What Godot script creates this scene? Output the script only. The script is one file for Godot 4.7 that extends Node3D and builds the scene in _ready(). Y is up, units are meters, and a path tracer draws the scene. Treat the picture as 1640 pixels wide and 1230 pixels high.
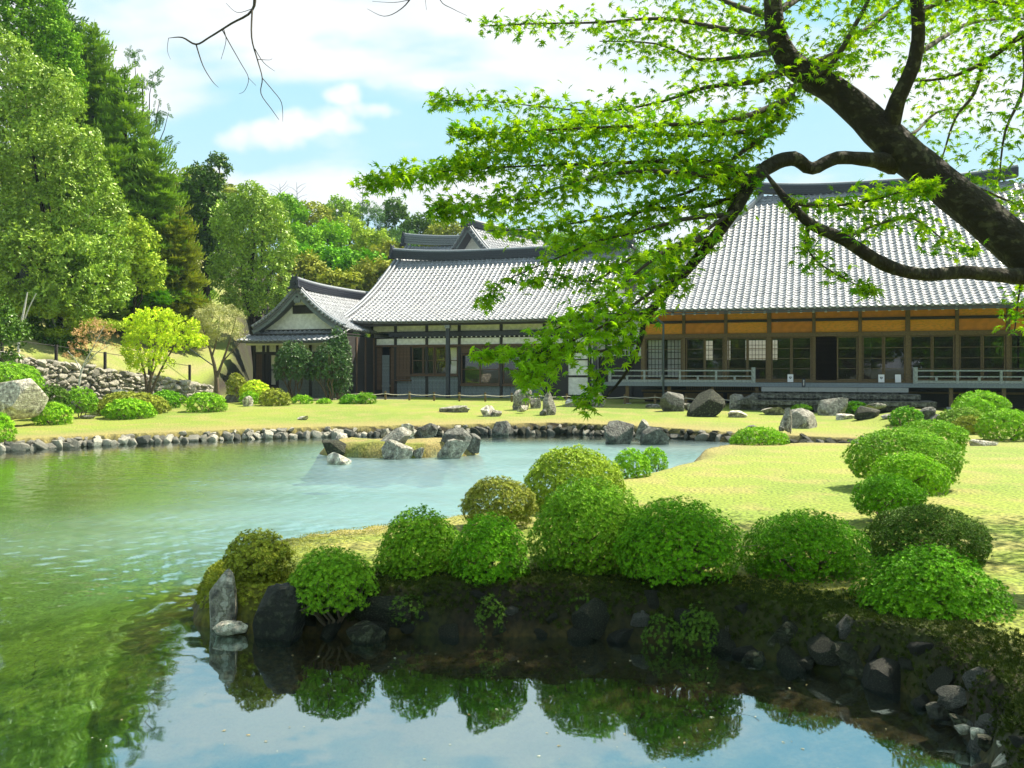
extends Node3D
# A Japanese pond garden with two tiled temple halls, clipped azaleas, rocks and an overhanging maple.
const EYE := 1.55        # eye above the lawn by the halls, metres
const FPX := 1400.0      # focal length in photograph pixels
const WATER := -0.5
const YAW := -19.0       # the halls stand turned by this much
var rng := RandomNumberGenerator.new()
var used := {}
var M := {}
var noise := FastNoiseLite.new()
var pond: PackedVector2Array
var tufts := []

# ---------------------------------------------------------------- mesh collector
class Geo:
	var v := PackedVector3Array()
	var n := PackedVector3Array()
	var c := PackedColorArray()
	var col := Color.WHITE
	func tri(a: Vector3, b: Vector3, d: Vector3) -> void:
		var nn := (d - a).cross(b - a).normalized()
		v.append(a); v.append(b); v.append(d)
		n.append(nn); n.append(nn); n.append(nn)
		c.append(col); c.append(col); c.append(col)
	func quad(a: Vector3, b: Vector3, d: Vector3, e: Vector3) -> void:
		tri(a, b, d); tri(a, d, e)
	func quad_out(a: Vector3, b: Vector3, d: Vector3, e: Vector3, out: Vector3) -> void:
		if (d - a).cross(b - a).dot(out) >= 0.0:
			tri(a, b, d); tri(a, d, e)
		else:
			tri(a, d, b); tri(a, e, d)
	func tri_n(p: Array, q: Array) -> void:    # three points, three smooth normals
		var nn: Vector3 = (p[2] - p[0]).cross(p[1] - p[0])
		var flip: bool = nn.dot(q[0] + q[1] + q[2]) < 0.0
		for k in ([0, 2, 1] if flip else [0, 1, 2]):
			v.append(p[k]); n.append(q[k]); c.append(col)
	func box(at: Vector3, size: Vector3, b := Basis.IDENTITY) -> void:
		var h := size * 0.5
		for ax in 3:
			for s in [-1.0, 1.0]:
				var u := Vector3.ZERO; var w := Vector3.ZERO; var o := Vector3.ZERO
				o[ax] = s * h[ax]; u[(ax + 1) % 3] = h[(ax + 1) % 3]; w[(ax + 2) % 3] = h[(ax + 2) % 3]
				quad_out(at + b * (o - u - w), at + b * (o + u - w), at + b * (o + u + w), at + b * (o - u + w), b * o)
	func bar(a: Vector3, d: Vector3, w: float, h: float) -> void:    # squared timber from a to d
		var dir := (d - a).normalized()
		var up := Vector3.UP if absf(dir.y) < 0.9 else Vector3.BACK
		var x := dir.cross(up).normalized()
		box((a + d) * 0.5, Vector3(w, h, a.distance_to(d)), Basis(x, x.cross(dir) * -1.0, dir))
	func tube(p: Array, r: Array, sides := 7, rough := 0.0) -> void:
		var rings := []
		var norms := []
		var x := Vector3.RIGHT
		for i in p.size():
			var dir: Vector3 = (p[mini(i + 1, p.size() - 1)] - p[maxi(i - 1, 0)]).normalized()
			x = (x - dir * x.dot(dir))
			if x.length() < 0.05:
				x = dir.cross(Vector3.UP)
			x = x.normalized()
			var y := dir.cross(x)
			var ring := []
			var nr := []
			for k in sides:
				var a := TAU * k / sides
				var d := x * cos(a) + y * sin(a)
				var wob := 1.0 + rough * sin(a * 3.0 + i * 1.7) * cos(i * 2.3 + k)
				ring.append(p[i] + d * r[i] * wob)
				nr.append(d)
			rings.append(ring); norms.append(nr)
		for i in p.size() - 1:
			for k in sides:
				var k2 := (k + 1) % sides
				tri_n([rings[i][k], rings[i][k2], rings[i + 1][k2]], [norms[i][k], norms[i][k2], norms[i + 1][k2]])
				tri_n([rings[i][k], rings[i + 1][k2], rings[i + 1][k]], [norms[i][k], norms[i + 1][k2], norms[i + 1][k]])
		for e in [0, p.size() - 1]:
			for k in range(1, sides - 1):
				tri(rings[e][0], rings[e][k], rings[e][k + 1])
	func sweep(p: Array, w: float, h: float, side: Vector3) -> void:  # box section along a line, standing on it
		var s := side.normalized() * w * 0.5
		var u := Vector3.UP * h
		for i in p.size() - 1:
			var a: Vector3 = p[i]
			var b: Vector3 = p[i + 1]
			quad_out(a - s, a + s, b + s, b - s, Vector3.DOWN)
			quad_out(a - s + u, a + s + u, b + s + u, b - s + u, Vector3.UP)
			quad_out(a + s, a + s + u, b + s + u, b + s, s)
			quad_out(a - s, a - s + u, b - s + u, b - s, -s)
		var e: Vector3 = p[0]
		var g: Vector3 = p[p.size() - 1]
		quad_out(e - s, e + s, e + s + u, e - s + u, e - p[1])
		quad_out(g - s, g + s, g + s + u, g - s + u, g - p[p.size() - 2])
	func mesh() -> ArrayMesh:
		var a := []
		a.resize(Mesh.ARRAY_MAX)
		a[Mesh.ARRAY_VERTEX] = v; a[Mesh.ARRAY_NORMAL] = n; a[Mesh.ARRAY_COLOR] = c
		var m := ArrayMesh.new()
		m.add_surface_from_arrays(Mesh.PRIMITIVE_TRIANGLES, a)
		return m

# ---------------------------------------------------------------- naming helpers
func put(o: Node3D, called: String, parent: Node = null) -> Node3D:
	var p: Node = parent if parent else self
	var key := "%d/%s" % [p.get_instance_id(), called]
	var k: int = used.get(key, 0)
	used[key] = k + 1
	o.name = called if k == 0 else "%s_%03d" % [called, k]
	p.add_child(o, true)
	return o
func part(called: String, g, mat: Material, parent: Node, at := Transform3D.IDENTITY) -> MeshInstance3D:
	var o := MeshInstance3D.new()
	if g is Geo:
		o.mesh = g.mesh()
	else:
		o.mesh = g
	o.material_override = mat
	o.transform = at
	put(o, called, parent)
	return o
func tag(o: Node, label: String, category := "", group := "", kind := "") -> Node:
	if label: o.set_meta("label", label)
	if category: o.set_meta("category", category)
	if group: o.set_meta("group", group)
	if kind: o.set_meta("kind", kind)
	return o
func thing(called: String, label: String, category: String, at := Vector3.ZERO, turn := 0.0, group := "") -> Node3D:
	var o := Node3D.new()
	o.position = at; o.rotation_degrees.y = turn
	put(o, called)
	tag(o, label, category, group)
	return o
func many(called: String, m: Mesh, mat: Material, where: Array, cols: Array, parent: Node) -> MultiMeshInstance3D:
	var mm := MultiMesh.new()
	mm.transform_format = MultiMesh.TRANSFORM_3D
	mm.use_colors = true
	mm.mesh = m
	mm.instance_count = where.size()
	for i in where.size():
		mm.set_instance_transform(i, where[i])
		mm.set_instance_color(i, cols[i])
	var o := MultiMeshInstance3D.new()
	o.multimesh = mm
	o.material_override = mat
	put(o, called, parent)
	o.set_meta("kind", "stuff")
	return o

# ---------------------------------------------------------------- places
func at_px(x: float, y: float, d: float) -> Vector3:
	return Vector3((x - 820.0) / FPX * d, EYE + (592.0 - y) / FPX * d, -d)
func on_ground(x: float, y: float) -> Vector3:
	var d := 3.0
	while d < 60.0:
		var z := EYE - (y - 592.0) / FPX * d
		if z < maxf(hgt((x - 820.0) / FPX * d, -d), WATER):
			break
		d += 0.1 if d < 12.0 else 0.2
	return Vector3((x - 820.0) / FPX * d, maxf(hgt((x - 820.0) / FPX * d, -d), WATER), -d)
func sst(a: float, b: float, x: float) -> float:
	var t := clampf((x - a) / (b - a), 0.0, 1.0)
	return t * t * (3.0 - 2.0 * t)
func pond_sd(x: float, z: float) -> float:     # metres from the shore line, positive on land
	var best := 1e9
	var inside := false
	var p := Vector2(x, z)
	var j := pond.size() - 1
	for i in pond.size():
		var a := pond[i]
		var b := pond[j]
		var ab := b - a
		var ap := p - a
		var t := clampf(ap.dot(ab) / ab.length_squared(), 0.0, 1.0)
		best = minf(best, (ap - ab * t).length_squared())
		if (a.y > z) != (b.y > z) and x < (b.x - a.x) * (z - a.y) / (b.y - a.y) + a.x:
			inside = not inside
		j = i
	return -sqrt(best) if inside else sqrt(best)
func land(x: float, z: float) -> float:
	var d := -z
	var h := -0.24 + 0.39 * sst(24.0, 38.0, d)
	var near := -0.13 - 0.05 * sst(10.0, 16.0, d) + 0.1 * sst(3.4, 5.5, x) * sst(12.0, 7.0, d)
	h = lerpf(near, h, sst(17.5, 24.0, d))
	h += 0.03 * noise.get_noise_2d(x * 6.0, z * 6.0)
	h += 0.5 * exp(-(pow((x - 12.9) / 1.7, 2.0) + pow((z + 27.5) / 1.6, 2.0)))
	h -= 0.06 * sst(10.5, 6.5, d) * sst(0.5, -2.6, x)
	return h
func hill(x: float, z: float) -> float:
	var d := -z
	var h := 0.0
	if d > 27.0 and x < -11.5:
		var dl := (x + 17.5) * 0.852 + (z + 31.0) * 0.523     # metres before the stone wall
		var u := (x + 17.5) * 0.523 - (z + 31.0) * 0.852       # metres along it
		var wall_top := lerpf(1.95, 0.75, clampf(u / 8.2, -0.5, 1.0))
		var a := sst(-12.6, -14.0, x + maxf(0.0, d - 43.0) * 0.25)
		h = a * (wall_top * sst(-0.35, -0.75, dl) + minf(maxf(0.0, -dl - 0.6) * 0.40, 11.0))
	var b := sst(58.0, 130.0, d) * 14.0 * sst(32.0, 2.0, x) + maxf(0.0, d - 62.0) * 0.02
	return maxf(h, b)
func hgt(x: float, z: float) -> float:
	var far := hill(x, z)
	var l := land(x, z) + far
	var sd := pond_sd(x, z) + 0.07 * noise.get_noise_2d(x * 30.0 + 50.0, z * 30.0)
	# the back of the near peninsula slopes gently, all else drops steeply
	var soft := sst(-8.2, -11.0, z) * sst(-19.5, -17.5, z) if x < 6.0 and x > -4.0 else sst(-15.0, -17.0, z) * sst(-23.4, -22.6, z) * sst(3.5, 5.0, x)
	var bed := -0.56 - 0.55 * clampf(-sd / 2.6, 0.0, 1.0)
	if z > -9.0 and absf(sd) < 0.9:
		l += 0.05 * noise.get_noise_2d(x * 55.0, z * 55.0) * sst(0.9, 0.2, absf(sd))
	var w := lerpf(0.12, 0.9, clampf(soft, 0.0, 1.0))
	var h := lerpf(bed, l, sst(-0.10, w, sd))
	var m := pow((x + 2.75) / 1.95, 2.0) + pow((z + 21.4) / 1.2, 2.0)   # the islet
	if m < 1.6:
		h = maxf(h, -1.2 + 1.02 * sst(1.6, 0.65, m) + 0.12 * noise.get_noise_2d(x * 22.0, z * 22.0))
	return h

# ---------------------------------------------------------------- materials
func noise_tex(freq: float, ramp: Array, seed_: int, oct := 4, type := FastNoiseLite.TYPE_SIMPLEX_SMOOTH, size := 512, as_normal := false, bump := 4.0) -> NoiseTexture2D:
	var f := FastNoiseLite.new()
	f.noise_type = type
	f.seed = seed_
	f.frequency = freq
	f.fractal_octaves = oct
	var t := NoiseTexture2D.new()
	t.width = size; t.height = size
	t.seamless = true
	t.noise = f
	t.as_normal_map = as_normal
	t.bump_strength = bump
	if ramp.size():
		var g := Gradient.new()
		var offs := PackedFloat32Array()
		var cols := PackedColorArray()
		for r in ramp:
			offs.append(r[0]); cols.append(r[1])
		g.offsets = offs; g.colors = cols
		t.color_ramp = g
	return t
func lin(r: float, g: float, b: float) -> Color:
	return Color(r, g, b).linear_to_srgb()
func mat(called: String, color: Color, rough: float, tex: Texture2D = null, scale := Vector3.ONE, world := true, bump: Texture2D = null, bump_cm := 1.0) -> StandardMaterial3D:
	var m := StandardMaterial3D.new()
	m.resource_name = called
	m.albedo_color = color
	m.roughness = rough
	m.vertex_color_use_as_albedo = true
	if tex or bump:
		m.uv1_triplanar = true
		m.uv1_world_triplanar = world
		m.uv1_scale = scale
	if tex:
		m.albedo_texture = tex
	if bump:
		m.heightmap_enabled = true
		m.heightmap_texture = bump
		m.heightmap_scale = bump_cm
	M[called] = m
	return m
func leaf_mat(called: String, rough: float, through: float, spec := 0.5) -> void:
	var m := mat(called, Color.WHITE, rough)
	m.backlight_enabled = true
	m.backlight = Color(through, through, through * 0.6)
	m.metallic_specular = spec
func g1(v: float) -> Color:
	return Color(v, v, v)
func make_materials() -> void:
	var mott := noise_tex(0.02, [[0.25, g1(0.62)], [0.5, g1(0.86)], [0.75, g1(1.0)]], 11, 5)
	var grain := noise_tex(0.06, [[0.3, g1(0.55)], [0.7, g1(1.0)]], 12, 5)
	var rough_h := noise_tex(0.03, [], 13, 6)
	var rocktex := noise_tex(0.011, [[0.22, Color(0.36, 0.35, 0.34)], [0.4, Color(0.62, 0.60, 0.56)], [0.52, Color(0.78, 0.76, 0.71)], [0.6, Color(0.50, 0.50, 0.44)], [0.72, Color(0.92, 0.91, 0.87)]], 14, 6)
	var mossrock := noise_tex(0.012, [[0.25, Color(0.20, 0.21, 0.13)], [0.45, Color(0.33, 0.33, 0.28)], [0.56, Color(0.22, 0.27, 0.08)], [0.68, Color(0.42, 0.42, 0.36)], [0.74, Color(0.66, 0.68, 0.60)]], 15, 6)
	var lawntex := noise_tex(0.030, [[0.2, Color(0.56, 0.58, 0.50)], [0.45, Color(0.84, 0.84, 0.80)], [0.7, Color(1, 1, 0.96)], [0.85, Color(1, 0.93, 0.80)]], 16, 6, FastNoiseLite.TYPE_SIMPLEX_SMOOTH, 1024)
	var bark := noise_tex(0.010, [[0.25, Color(0.20, 0.16, 0.11)], [0.45, Color(0.30, 0.26, 0.18)], [0.56, Color(0.24, 0.24, 0.12)], [0.66, Color(0.34, 0.32, 0.24)], [0.72, Color(0.60, 0.62, 0.50)]], 17, 5)
	mat("lawn", lin(0.73, 0.73, 0.73), 0.95, lawntex, Vector3.ONE * 0.55, true, rough_h, 2.0)
	mat("rock", lin(0.50, 0.50, 0.47), 0.85, rocktex, Vector3.ONE * 1.3, false, rough_h, 2.5)
	mat("pale_rock", lin(0.95, 0.93, 0.87), 0.85, rocktex, Vector3.ONE * 1.2, false, rough_h, 2.5)
	mat("dark_rock", lin(0.20, 0.21, 0.20), 0.8, rocktex, Vector3.ONE * 1.1, false, rough_h, 2.5)
	mat("moss_rock", lin(0.21, 0.22, 0.16), 0.9, mossrock, Vector3.ONE * 1.8, false, rough_h, 2.5)  # mossy stone, its tone lowered to carry bank shade in the colour
	mat("shade_tinted_rock", lin(0.10, 0.10, 0.075), 0.75, mossrock, Vector3.ONE * 1.8, false, rough_h, 1.5)  # near bank's deep shade put into this rock colour, no wetness meant
	mat("bark", lin(0.24, 0.21, 0.175), 0.9, bark, Vector3.ONE * 1.3, false, rough_h, 1.6)
	mat("pale_bark", lin(0.8, 0.78, 0.7), 0.9, mott, Vector3.ONE * 3.0, false, rough_h, 0.6)
	mat("twig", lin(0.05, 0.04, 0.03), 0.9)
	mat("stem", lin(0.19, 0.14, 0.09), 0.9, grain, Vector3.ONE * 8.0, false)
	mat("tile", lin(0.34, 0.36, 0.39), 0.48, mott, Vector3.ONE * 0.9)
	mat("ridge", lin(0.036, 0.043, 0.066), 0.5, mott, Vector3.ONE * 1.5)
	mat("ridge_cap", lin(0.28, 0.31, 0.34), 0.5, mott, Vector3.ONE * 2.0)
	mat("roof_sheet", lin(0.10, 0.105, 0.12), 0.7)
	mat("plaster", lin(0.86, 0.86, 0.82), 0.9, noise_tex(0.01, [[0.3, g1(0.9)], [0.7, g1(1.0)]], 19), Vector3.ONE * 0.7)
	mat("gold_plaster", lin(0.74, 0.36, 0.03), 0.8, noise_tex(0.02, [[0.3, Color(0.86, 0.84, 0.7)], [0.55, Color(1, 0.97, 0.9)], [0.75, Color(1, 0.9, 0.7)]], 20, 5), Vector3(0.5, 1.6, 0.5))
	mat("orange_plaster", lin(0.62, 0.24, 0.025), 0.85, noise_tex(0.01, [[0.3, g1(0.9)], [0.7, g1(1.0)]], 23), Vector3.ONE * 0.6)
	var woodtex := noise_tex(0.03, [[0.25, g1(0.55)], [0.5, g1(0.85)], [0.75, g1(1.0)]], 21, 5)
	mat("timber", lin(0.20, 0.135, 0.05), 0.75, woodtex, Vector3(6, 0.6, 6), false)
	mat("beam", lin(0.20, 0.135, 0.05), 0.75, woodtex, Vector3(0.6, 6, 6), false)
	mat("dark_timber", lin(0.035, 0.03, 0.028), 0.7, woodtex, Vector3(6, 0.6, 6), false)
	mat("brown_board", lin(0.15, 0.085, 0.045), 0.8, woodtex, Vector3(7, 0.5, 7), false)
	mat("grey_board", lin(0.23, 0.27, 0.29), 0.8, woodtex, Vector3(7, 0.5, 7), false)
	mat("rail_wood", lin(0.36, 0.40, 0.37), 0.75, woodtex, Vector3(0.8, 5, 5), false)
	mat("white_paint", lin(0.82, 0.82, 0.80), 0.6)
	mat("copper", lin(0.03, 0.045, 0.045), 0.5)
	mat("paper", lin(0.82, 0.83, 0.80), 0.9)
	M.paper.backlight_enabled = true
	M.paper.backlight = Color(0.9, 0.9, 0.9)
	mat("tatami", lin(0.33, 0.30, 0.15), 0.8)
	mat("rope", lin(0.62, 0.58, 0.46), 0.9)
	mat("granite", lin(0.42, 0.44, 0.44), 0.85, grain, Vector3.ONE * 5.0)
	mat("curtain", lin(0.8, 0.78, 0.68), 0.9)
	var gl := StandardMaterial3D.new()
	gl.resource_name = "glass"
	gl.albedo_color = Color(0.06, 0.07, 0.06, 0.06)
	gl.transparency = BaseMaterial3D.TRANSPARENCY_ALPHA
	gl.roughness = 0.02
	gl.metallic_specular = 0.5
	M.glass = gl
	var wa := StandardMaterial3D.new()
	wa.resource_name = "water"
	wa.albedo_color = Color(1, 1, 1, 0.56)
	wa.albedo_texture = noise_tex(0.004, [[0.3, Color(0.80, 0.92, 0.93)], [0.7, Color(0.84, 0.95, 0.97)]], 31, 2, FastNoiseLite.TYPE_SIMPLEX_SMOOTH, 256)
	wa.transparency = BaseMaterial3D.TRANSPARENCY_ALPHA
	wa.metallic = 1.0
	wa.roughness = 1.0
	M.water = wa
	leaf_mat("leaf_maple", 0.5, 1.0, 0.35)
	leaf_mat("leaf_azalea", 0.55, 0.42, 0.28)
	leaf_mat("leaf_gloss", 0.38, 0.55, 0.40)
	leaf_mat("leaf_soft", 0.6, 0.6, 0.24)
	leaf_mat("needle", 0.6, 0.6, 0.25)
	mat("moss", Color.WHITE, 0.95)

# ---------------------------------------------------------------- leaves and plants
func leaf_into(g: Geo, base: Vector3, dir: Vector3, up: Vector3, ln: float, wd: float, fold := 0.15) -> void:
	var side := dir.cross(up).normalized()
	var u := side.cross(dir).normalized()
	var mid := base + dir * ln * 0.5
	var tip := base + dir * ln
	var l := mid + side * wd * 0.5 + u * wd * fold
	var r := mid - side * wd * 0.5 + u * wd * fold
	g.tri(base, l, tip)
	g.tri(base, tip, r)
func rdir() -> Vector3:
	var z := rng.randf_range(-1, 1)
	var a := rng.randf_range(0, TAU)
	var s := sqrt(1.0 - z * z)
	return Vector3(s * cos(a), z, s * sin(a))
func rosette(n: int, wide := 0.34) -> ArrayMesh:     # a shoot tip of unit size, growing along +Y
	var g := Geo.new()
	for k in n:
		var a := TAU * k / n + rng.randf_range(-0.3, 0.3)
		var lift := rng.randf_range(0.25, 1.1)
		var d := Vector3(cos(a), lift, sin(a)).normalized()
		leaf_into(g, d * 0.03, d, Vector3.UP, rng.randf_range(0.4, 0.62), wide * rng.randf_range(0.5, 0.7))
	return g.mesh()
func clump(n: int, ln: float, wd: float) -> ArrayMesh:   # loose leaves in a unit ball
	var g := Geo.new()
	for k in n:
		var p := rdir() * pow(rng.randf(), 0.5) * 0.75
		var up := (Vector3.UP * 0.8 + p * 0.6 + rdir() * 0.8).normalized()
		var d := (up.cross(rdir())).normalized()
		leaf_into(g, p - d * ln * 0.5, d, up, ln * rng.randf_range(0.8, 1.2), wd * rng.randf_range(0.8, 1.2), 0.1)
	return g.mesh()
func needle_spray(n: int, droop: float) -> ArrayMesh:    # a flat feathery conifer spray along +Z
	var g := Geo.new()
	for k in n:
		var t := (k + 0.5) / n
		var s := 1.0 if k % 2 else -1.0
		var p := Vector3(0, -droop * t * t, t)
		var d := Vector3(s * rng.randf_range(0.6, 1.0), rng.randf_range(-0.35, 0.3), rng.randf_range(0.5, 1.0)).normalized()
		leaf_into(g, p, d, Vector3.UP, 0.5 * (1.1 - t * 0.7), 0.11)
		if k % 3 == 0:
			leaf_into(g, p, Vector3(rng.randf_range(-0.4, 0.4), rng.randf_range(0.2, 0.8), 0.6).normalized(), Vector3.RIGHT, 0.35, 0.10)
	return g.mesh()
func maple_leaf() -> ArrayMesh:      # seven pointed lobes in the XZ plane, stalk at the origin, pointing to -Z
	var g := Geo.new()
	var angs := [-128.0, -78.0, -38.0, 0.0, 38.0, 78.0, 128.0]
	var lens := [0.32, 0.50, 0.60, 0.66, 0.60, 0.50, 0.32]
	var c := Vector3(0, 0, -0.3)
	var tips := []
	var nots := []
	for k in 7:
		var a := deg_to_rad(angs[k])
		tips.append(c + Vector3(sin(a), 0, -cos(a)) * lens[k] + Vector3(0, -0.10 - 0.04 * (k % 2), 0))
		if k < 6:
			var b := deg_to_rad((angs[k] + angs[k + 1]) * 0.5)
			nots.append(c + Vector3(sin(b), 0, -cos(b)) * 0.2 + Vector3(0, 0.035, 0))
	var stalk := Vector3(0, 0, -0.16)
	g.tri(c, stalk, tips[0]); g.tri(c, tips[0], nots[0])
	for k in range(1, 6):
		g.tri(c, nots[k - 1], tips[k]); g.tri(c, tips[k], nots[k])
	g.tri(c, nots[5], tips[6]); g.tri(c, tips[6], stalk)
	g.bar(Vector3.ZERO, c, 0.02, 0.02)
	return g.mesh()
func facing(n: Vector3, spin: float, size: Vector3) -> Basis:   # +Y along n, turned by spin
	var x := n.cross(Vector3(0.13, 0.31, 0.94)).normalized()
	var z := x.cross(n)
	var b := Basis(x, n, z) * Basis(Vector3.UP, spin)
	return b.scaled_local(size)
func vary(c: Array, spread := 0.22) -> Color:
	var a: Color = c[0]
	var b: Color = c[1]
	var k := a.lerp(b, rng.randf())
	var v := 1.0 + rng.randf_range(-spread, spread)
	return Color(k.r * v, k.g * v, k.b * v)

var LEAF := {}
func make_leaves() -> void:
	for k in 3:
		LEAF["ros%d" % k] = rosette(9 + k, 0.22)
		LEAF["clump%d" % k] = clump(13, 0.62, 0.34)
		LEAF["fine%d" % k] = clump(16, 0.46, 0.17)
		LEAF["spray%d" % k] = needle_spray(16, 0.25)
	LEAF.maple = maple_leaf()

const GREEN := {
	"fresh": [Color(0.14, 0.34, 0.008), Color(0.30, 0.54, 0.016)],
	"mid": [Color(0.11, 0.28, 0.010), Color(0.24, 0.44, 0.018)],
	"vivid": [Color(0.07, 0.23, 0.004), Color(0.19, 0.44, 0.008)],
	"yellow": [Color(0.24, 0.36, 0.03), Color(0.36, 0.47, 0.04)],
	"bronze": [Color(0.20, 0.24, 0.03), Color(0.30, 0.32, 0.05)],
	"olive": [Color(0.180, 0.227, 0.024), Color(0.330, 0.369, 0.036)],
	"dark": [Color(0.053, 0.121, 0.012), Color(0.105, 0.199, 0.017)],
	"camellia": [Color(0.038, 0.092, 0.022), Color(0.075, 0.156, 0.036)],
	"pine": [Color(0.060, 0.142, 0.036), Color(0.120, 0.241, 0.060)],
	"cypress": [Color(0.15, 0.28, 0.025), Color(0.25, 0.40, 0.04)],
	"spring": [Color(0.390, 0.540, 0.024), Color(0.600, 0.710, 0.036)],
	"copper": [Color(0.44, 0.26, 0.13), Color(0.55, 0.38, 0.20)],
	"grey": [Color(0.270, 0.284, 0.120), Color(0.420, 0.426, 0.192)],
	"broad": [Color(0.18, 0.31, 0.035), Color(0.34, 0.48, 0.06)],
}
func scatter(blobs: Array, size: float, dens: float, low: float, jit: float, flat: float, cols: Array, gap := 0.0) -> Array:
	# blobs: [centre, rx, ry, rz]; leaves sit in the outer shell, none inside another blob
	var where := []
	var tint := []
	var total := 0.0
	for b in blobs:
		total += 4.0 * PI * pow((pow(b[1] * b[2], 1.6) + pow(b[1] * b[3], 1.6) + pow(b[2] * b[3], 1.6)) / 3.0, 0.625)
	for b in blobs:
		var c: Vector3 = b[0]
		var area := 4.0 * PI * pow((pow(b[1] * b[2], 1.6) + pow(b[1] * b[3], 1.6) + pow(b[2] * b[3], 1.6)) / 3.0, 0.625)
		var n := int(area * dens / (size * size))
		for k in n:
			var d := rdir()
			if d.y < low:
				continue
			var bump := 1.0 + (0.06 if rng.randf() < 0.06 else 0.0) + 0.15 * noise.get_noise_3d(d.x * 60.0 + c.x * 40.0, d.y * 60.0, d.z * 60.0 + c.z * 40.0)
			if gap > 0.0:     # the foliage grows in pads with hollows between them
				var gn := noise.get_noise_3d(d.x * b[1] * gap + c.x * 31.0, d.y * b[2] * gap * 1.3, d.z * b[3] * gap + c.z * 17.0)
				var side := sst(0.55, -0.25, d.y) if flat > 0.65 else 1.0     # clipped tops stay whole
				bump += gn * (0.16 if flat < 0.65 else 0.05)
				if gn < lerpf(-0.5, -0.03, side) and rng.randf() < clampf(-gn * 4.0, 0.0, 0.85):
					continue
			var r := (1.0 - jit * pow(rng.randf(), 1.6)) * bump
			var p := c + Vector3(d.x * b[1], d.y * b[2], d.z * b[3]) * r
			var hid := false
			for o in blobs:
				if o != b:
					var q: Vector3 = p - o[0]
					if pow(q.x / o[1], 2) + pow(q.y / o[2], 2) + pow(q.z / o[3], 2) < 0.55:
						hid = true
						break
			if hid:
				continue
			var nn := (Vector3(d.x / b[1], d.y / b[2], d.z / b[3]).normalized() * flat + rdir() * (1.0 - flat) + Vector3.UP * 0.2).normalized()
			var s := size * rng.randf_range(0.75, 1.25)
			where.append(Transform3D(facing(nn, rng.randf() * TAU, Vector3(s, s, s)), p))
			var patch := 1.0 + 0.35 * noise.get_noise_3d(p.x * 14.0 / maxf(size * 12.0, 0.6), p.y * 14.0 / maxf(size * 12.0, 0.6), p.z * 20.0)
			var kk := vary(cols)
			tint.append(Color(kk.r * patch, kk.g * patch, kk.b * patch))
	return [where, tint]

var STEMS := []
func make_stems() -> void:
	for k in 5:
		var g := Geo.new()
		var p := [Vector3.ZERO]
		var r := [0.028]
		for i in range(1, 6):
			var t := i / 5.0
			p.append(Vector3(0.35 * t + rng.randf_range(-0.05, 0.05), t, rng.randf_range(-0.07, 0.07)))
			r.append(0.028 * (1.0 - 0.7 * t))
		g.tube(p, r, 5)
		for f in 2:
			var q: Vector3 = p[2 + f]
			g.tube([q, q + Vector3(rng.randf_range(-0.2, 0.3), 0.25, rng.randf_range(-0.25, 0.25)), q + Vector3(rng.randf_range(-0.3, 0.5), 0.55, rng.randf_range(-0.35, 0.35))], [0.015, 0.011, 0.005], 4)
		STEMS.append(g.mesh())

# px box of the bush in the photograph, its distance (0: where its foot meets the ground), how much of its height is bare stems
func bush(x0: float, x1: float, yt: float, yb: float, d: float, kind: String, bare: float, label: String, group := "clipped azaleas", called := "azalea_bush", nstem := 0) -> Node3D:
	var cx := (x0 + x1) * 0.5
	if d <= 0.0:
		d = -on_ground(cx, yb).z
	var sc := d / FPX
	var top := EYE + (592.0 - yt) * sc
	var bottom := EYE + (592.0 - yb) * sc
	var hh := top - bottom
	var rx := (x1 - x0) * 0.5 * sc * 0.99
	var rz := rx * rng.randf_range(0.82, 0.95)
	var base := at_px(cx, yb, d)
	base.z -= rz * (0.10 if d < 8.0 else 0.4)
	base.y = maxf(hgt(base.x, base.z), WATER - 0.1)
	var o := thing(called, label, "bush" if called != "camellia_tree" else "tree", base, 0, group)
	var off := bottom - base.y
	var cut := bare * hh * (0.85 if bare > 0.2 else 0.55)
	var half := (hh - cut)
	# dome: widest a third of the way up
	var cy := off + cut + half * (0.32 if d < 9.0 else 0.38)
	var size := clampf(d * 0.0052, 0.038, 0.3)
	var got := scatter([[Vector3(0, cy, 0), rx, half * (0.68 if d < 9.0 else 0.62), rz]], size, (1.6 if called == "bank_plant" else 7.5) if d < 12.0 else 6.0, -0.66 if bare < 0.2 else -0.5, 0.26 if bare < 0.1 else 0.46, 0.70, GREEN[kind], 330.0 if d < 12.0 else 200.0)
	many("leaves", LEAF["ros%d" % (rng.randi() % 3)], M.leaf_azalea, got[0], got[1], o)
	var ns := nstem if nstem else (9 if bare > 0.1 else 3)
	if called == "bank_plant" or called == "creeper_shrub": ns = 0
	var stem_h := cy - 0.0 + half * 0.2
	for k in ns:
		var a := TAU * (k + rng.randf() * 0.6) / ns
		var s := rx * rng.randf_range(1.2, 1.9)
		part("stem", STEMS[k % 5], M.stem, o, Transform3D(Basis(Vector3.UP, a) * Basis.from_scale(Vector3(s, stem_h * rng.randf_range(0.85, 1.1), s)), Vector3(cos(a), 0, -sin(a)) * rx * 0.12 + Vector3(0, -0.04, 0)))
	return o

func limb_path(a: Vector3, b: Vector3, sag: float, n := 5) -> Array:
	var p := []
	for i in n + 1:
		var t := i / float(n)
		p.append(a.lerp(b, t) + Vector3(rng.randf_range(-1, 1), 0, rng.randf_range(-1, 1)) * 0.03 * a.distance_to(b) * sin(PI * t) + Vector3(0, sag * sin(PI * t), 0))
	return p
func taper(r0: float, r1: float, n: int) -> Array:
	var r := []
	for i in n:
		r.append(lerpf(r0, r1, i / float(n - 1)))
	return r
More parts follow.
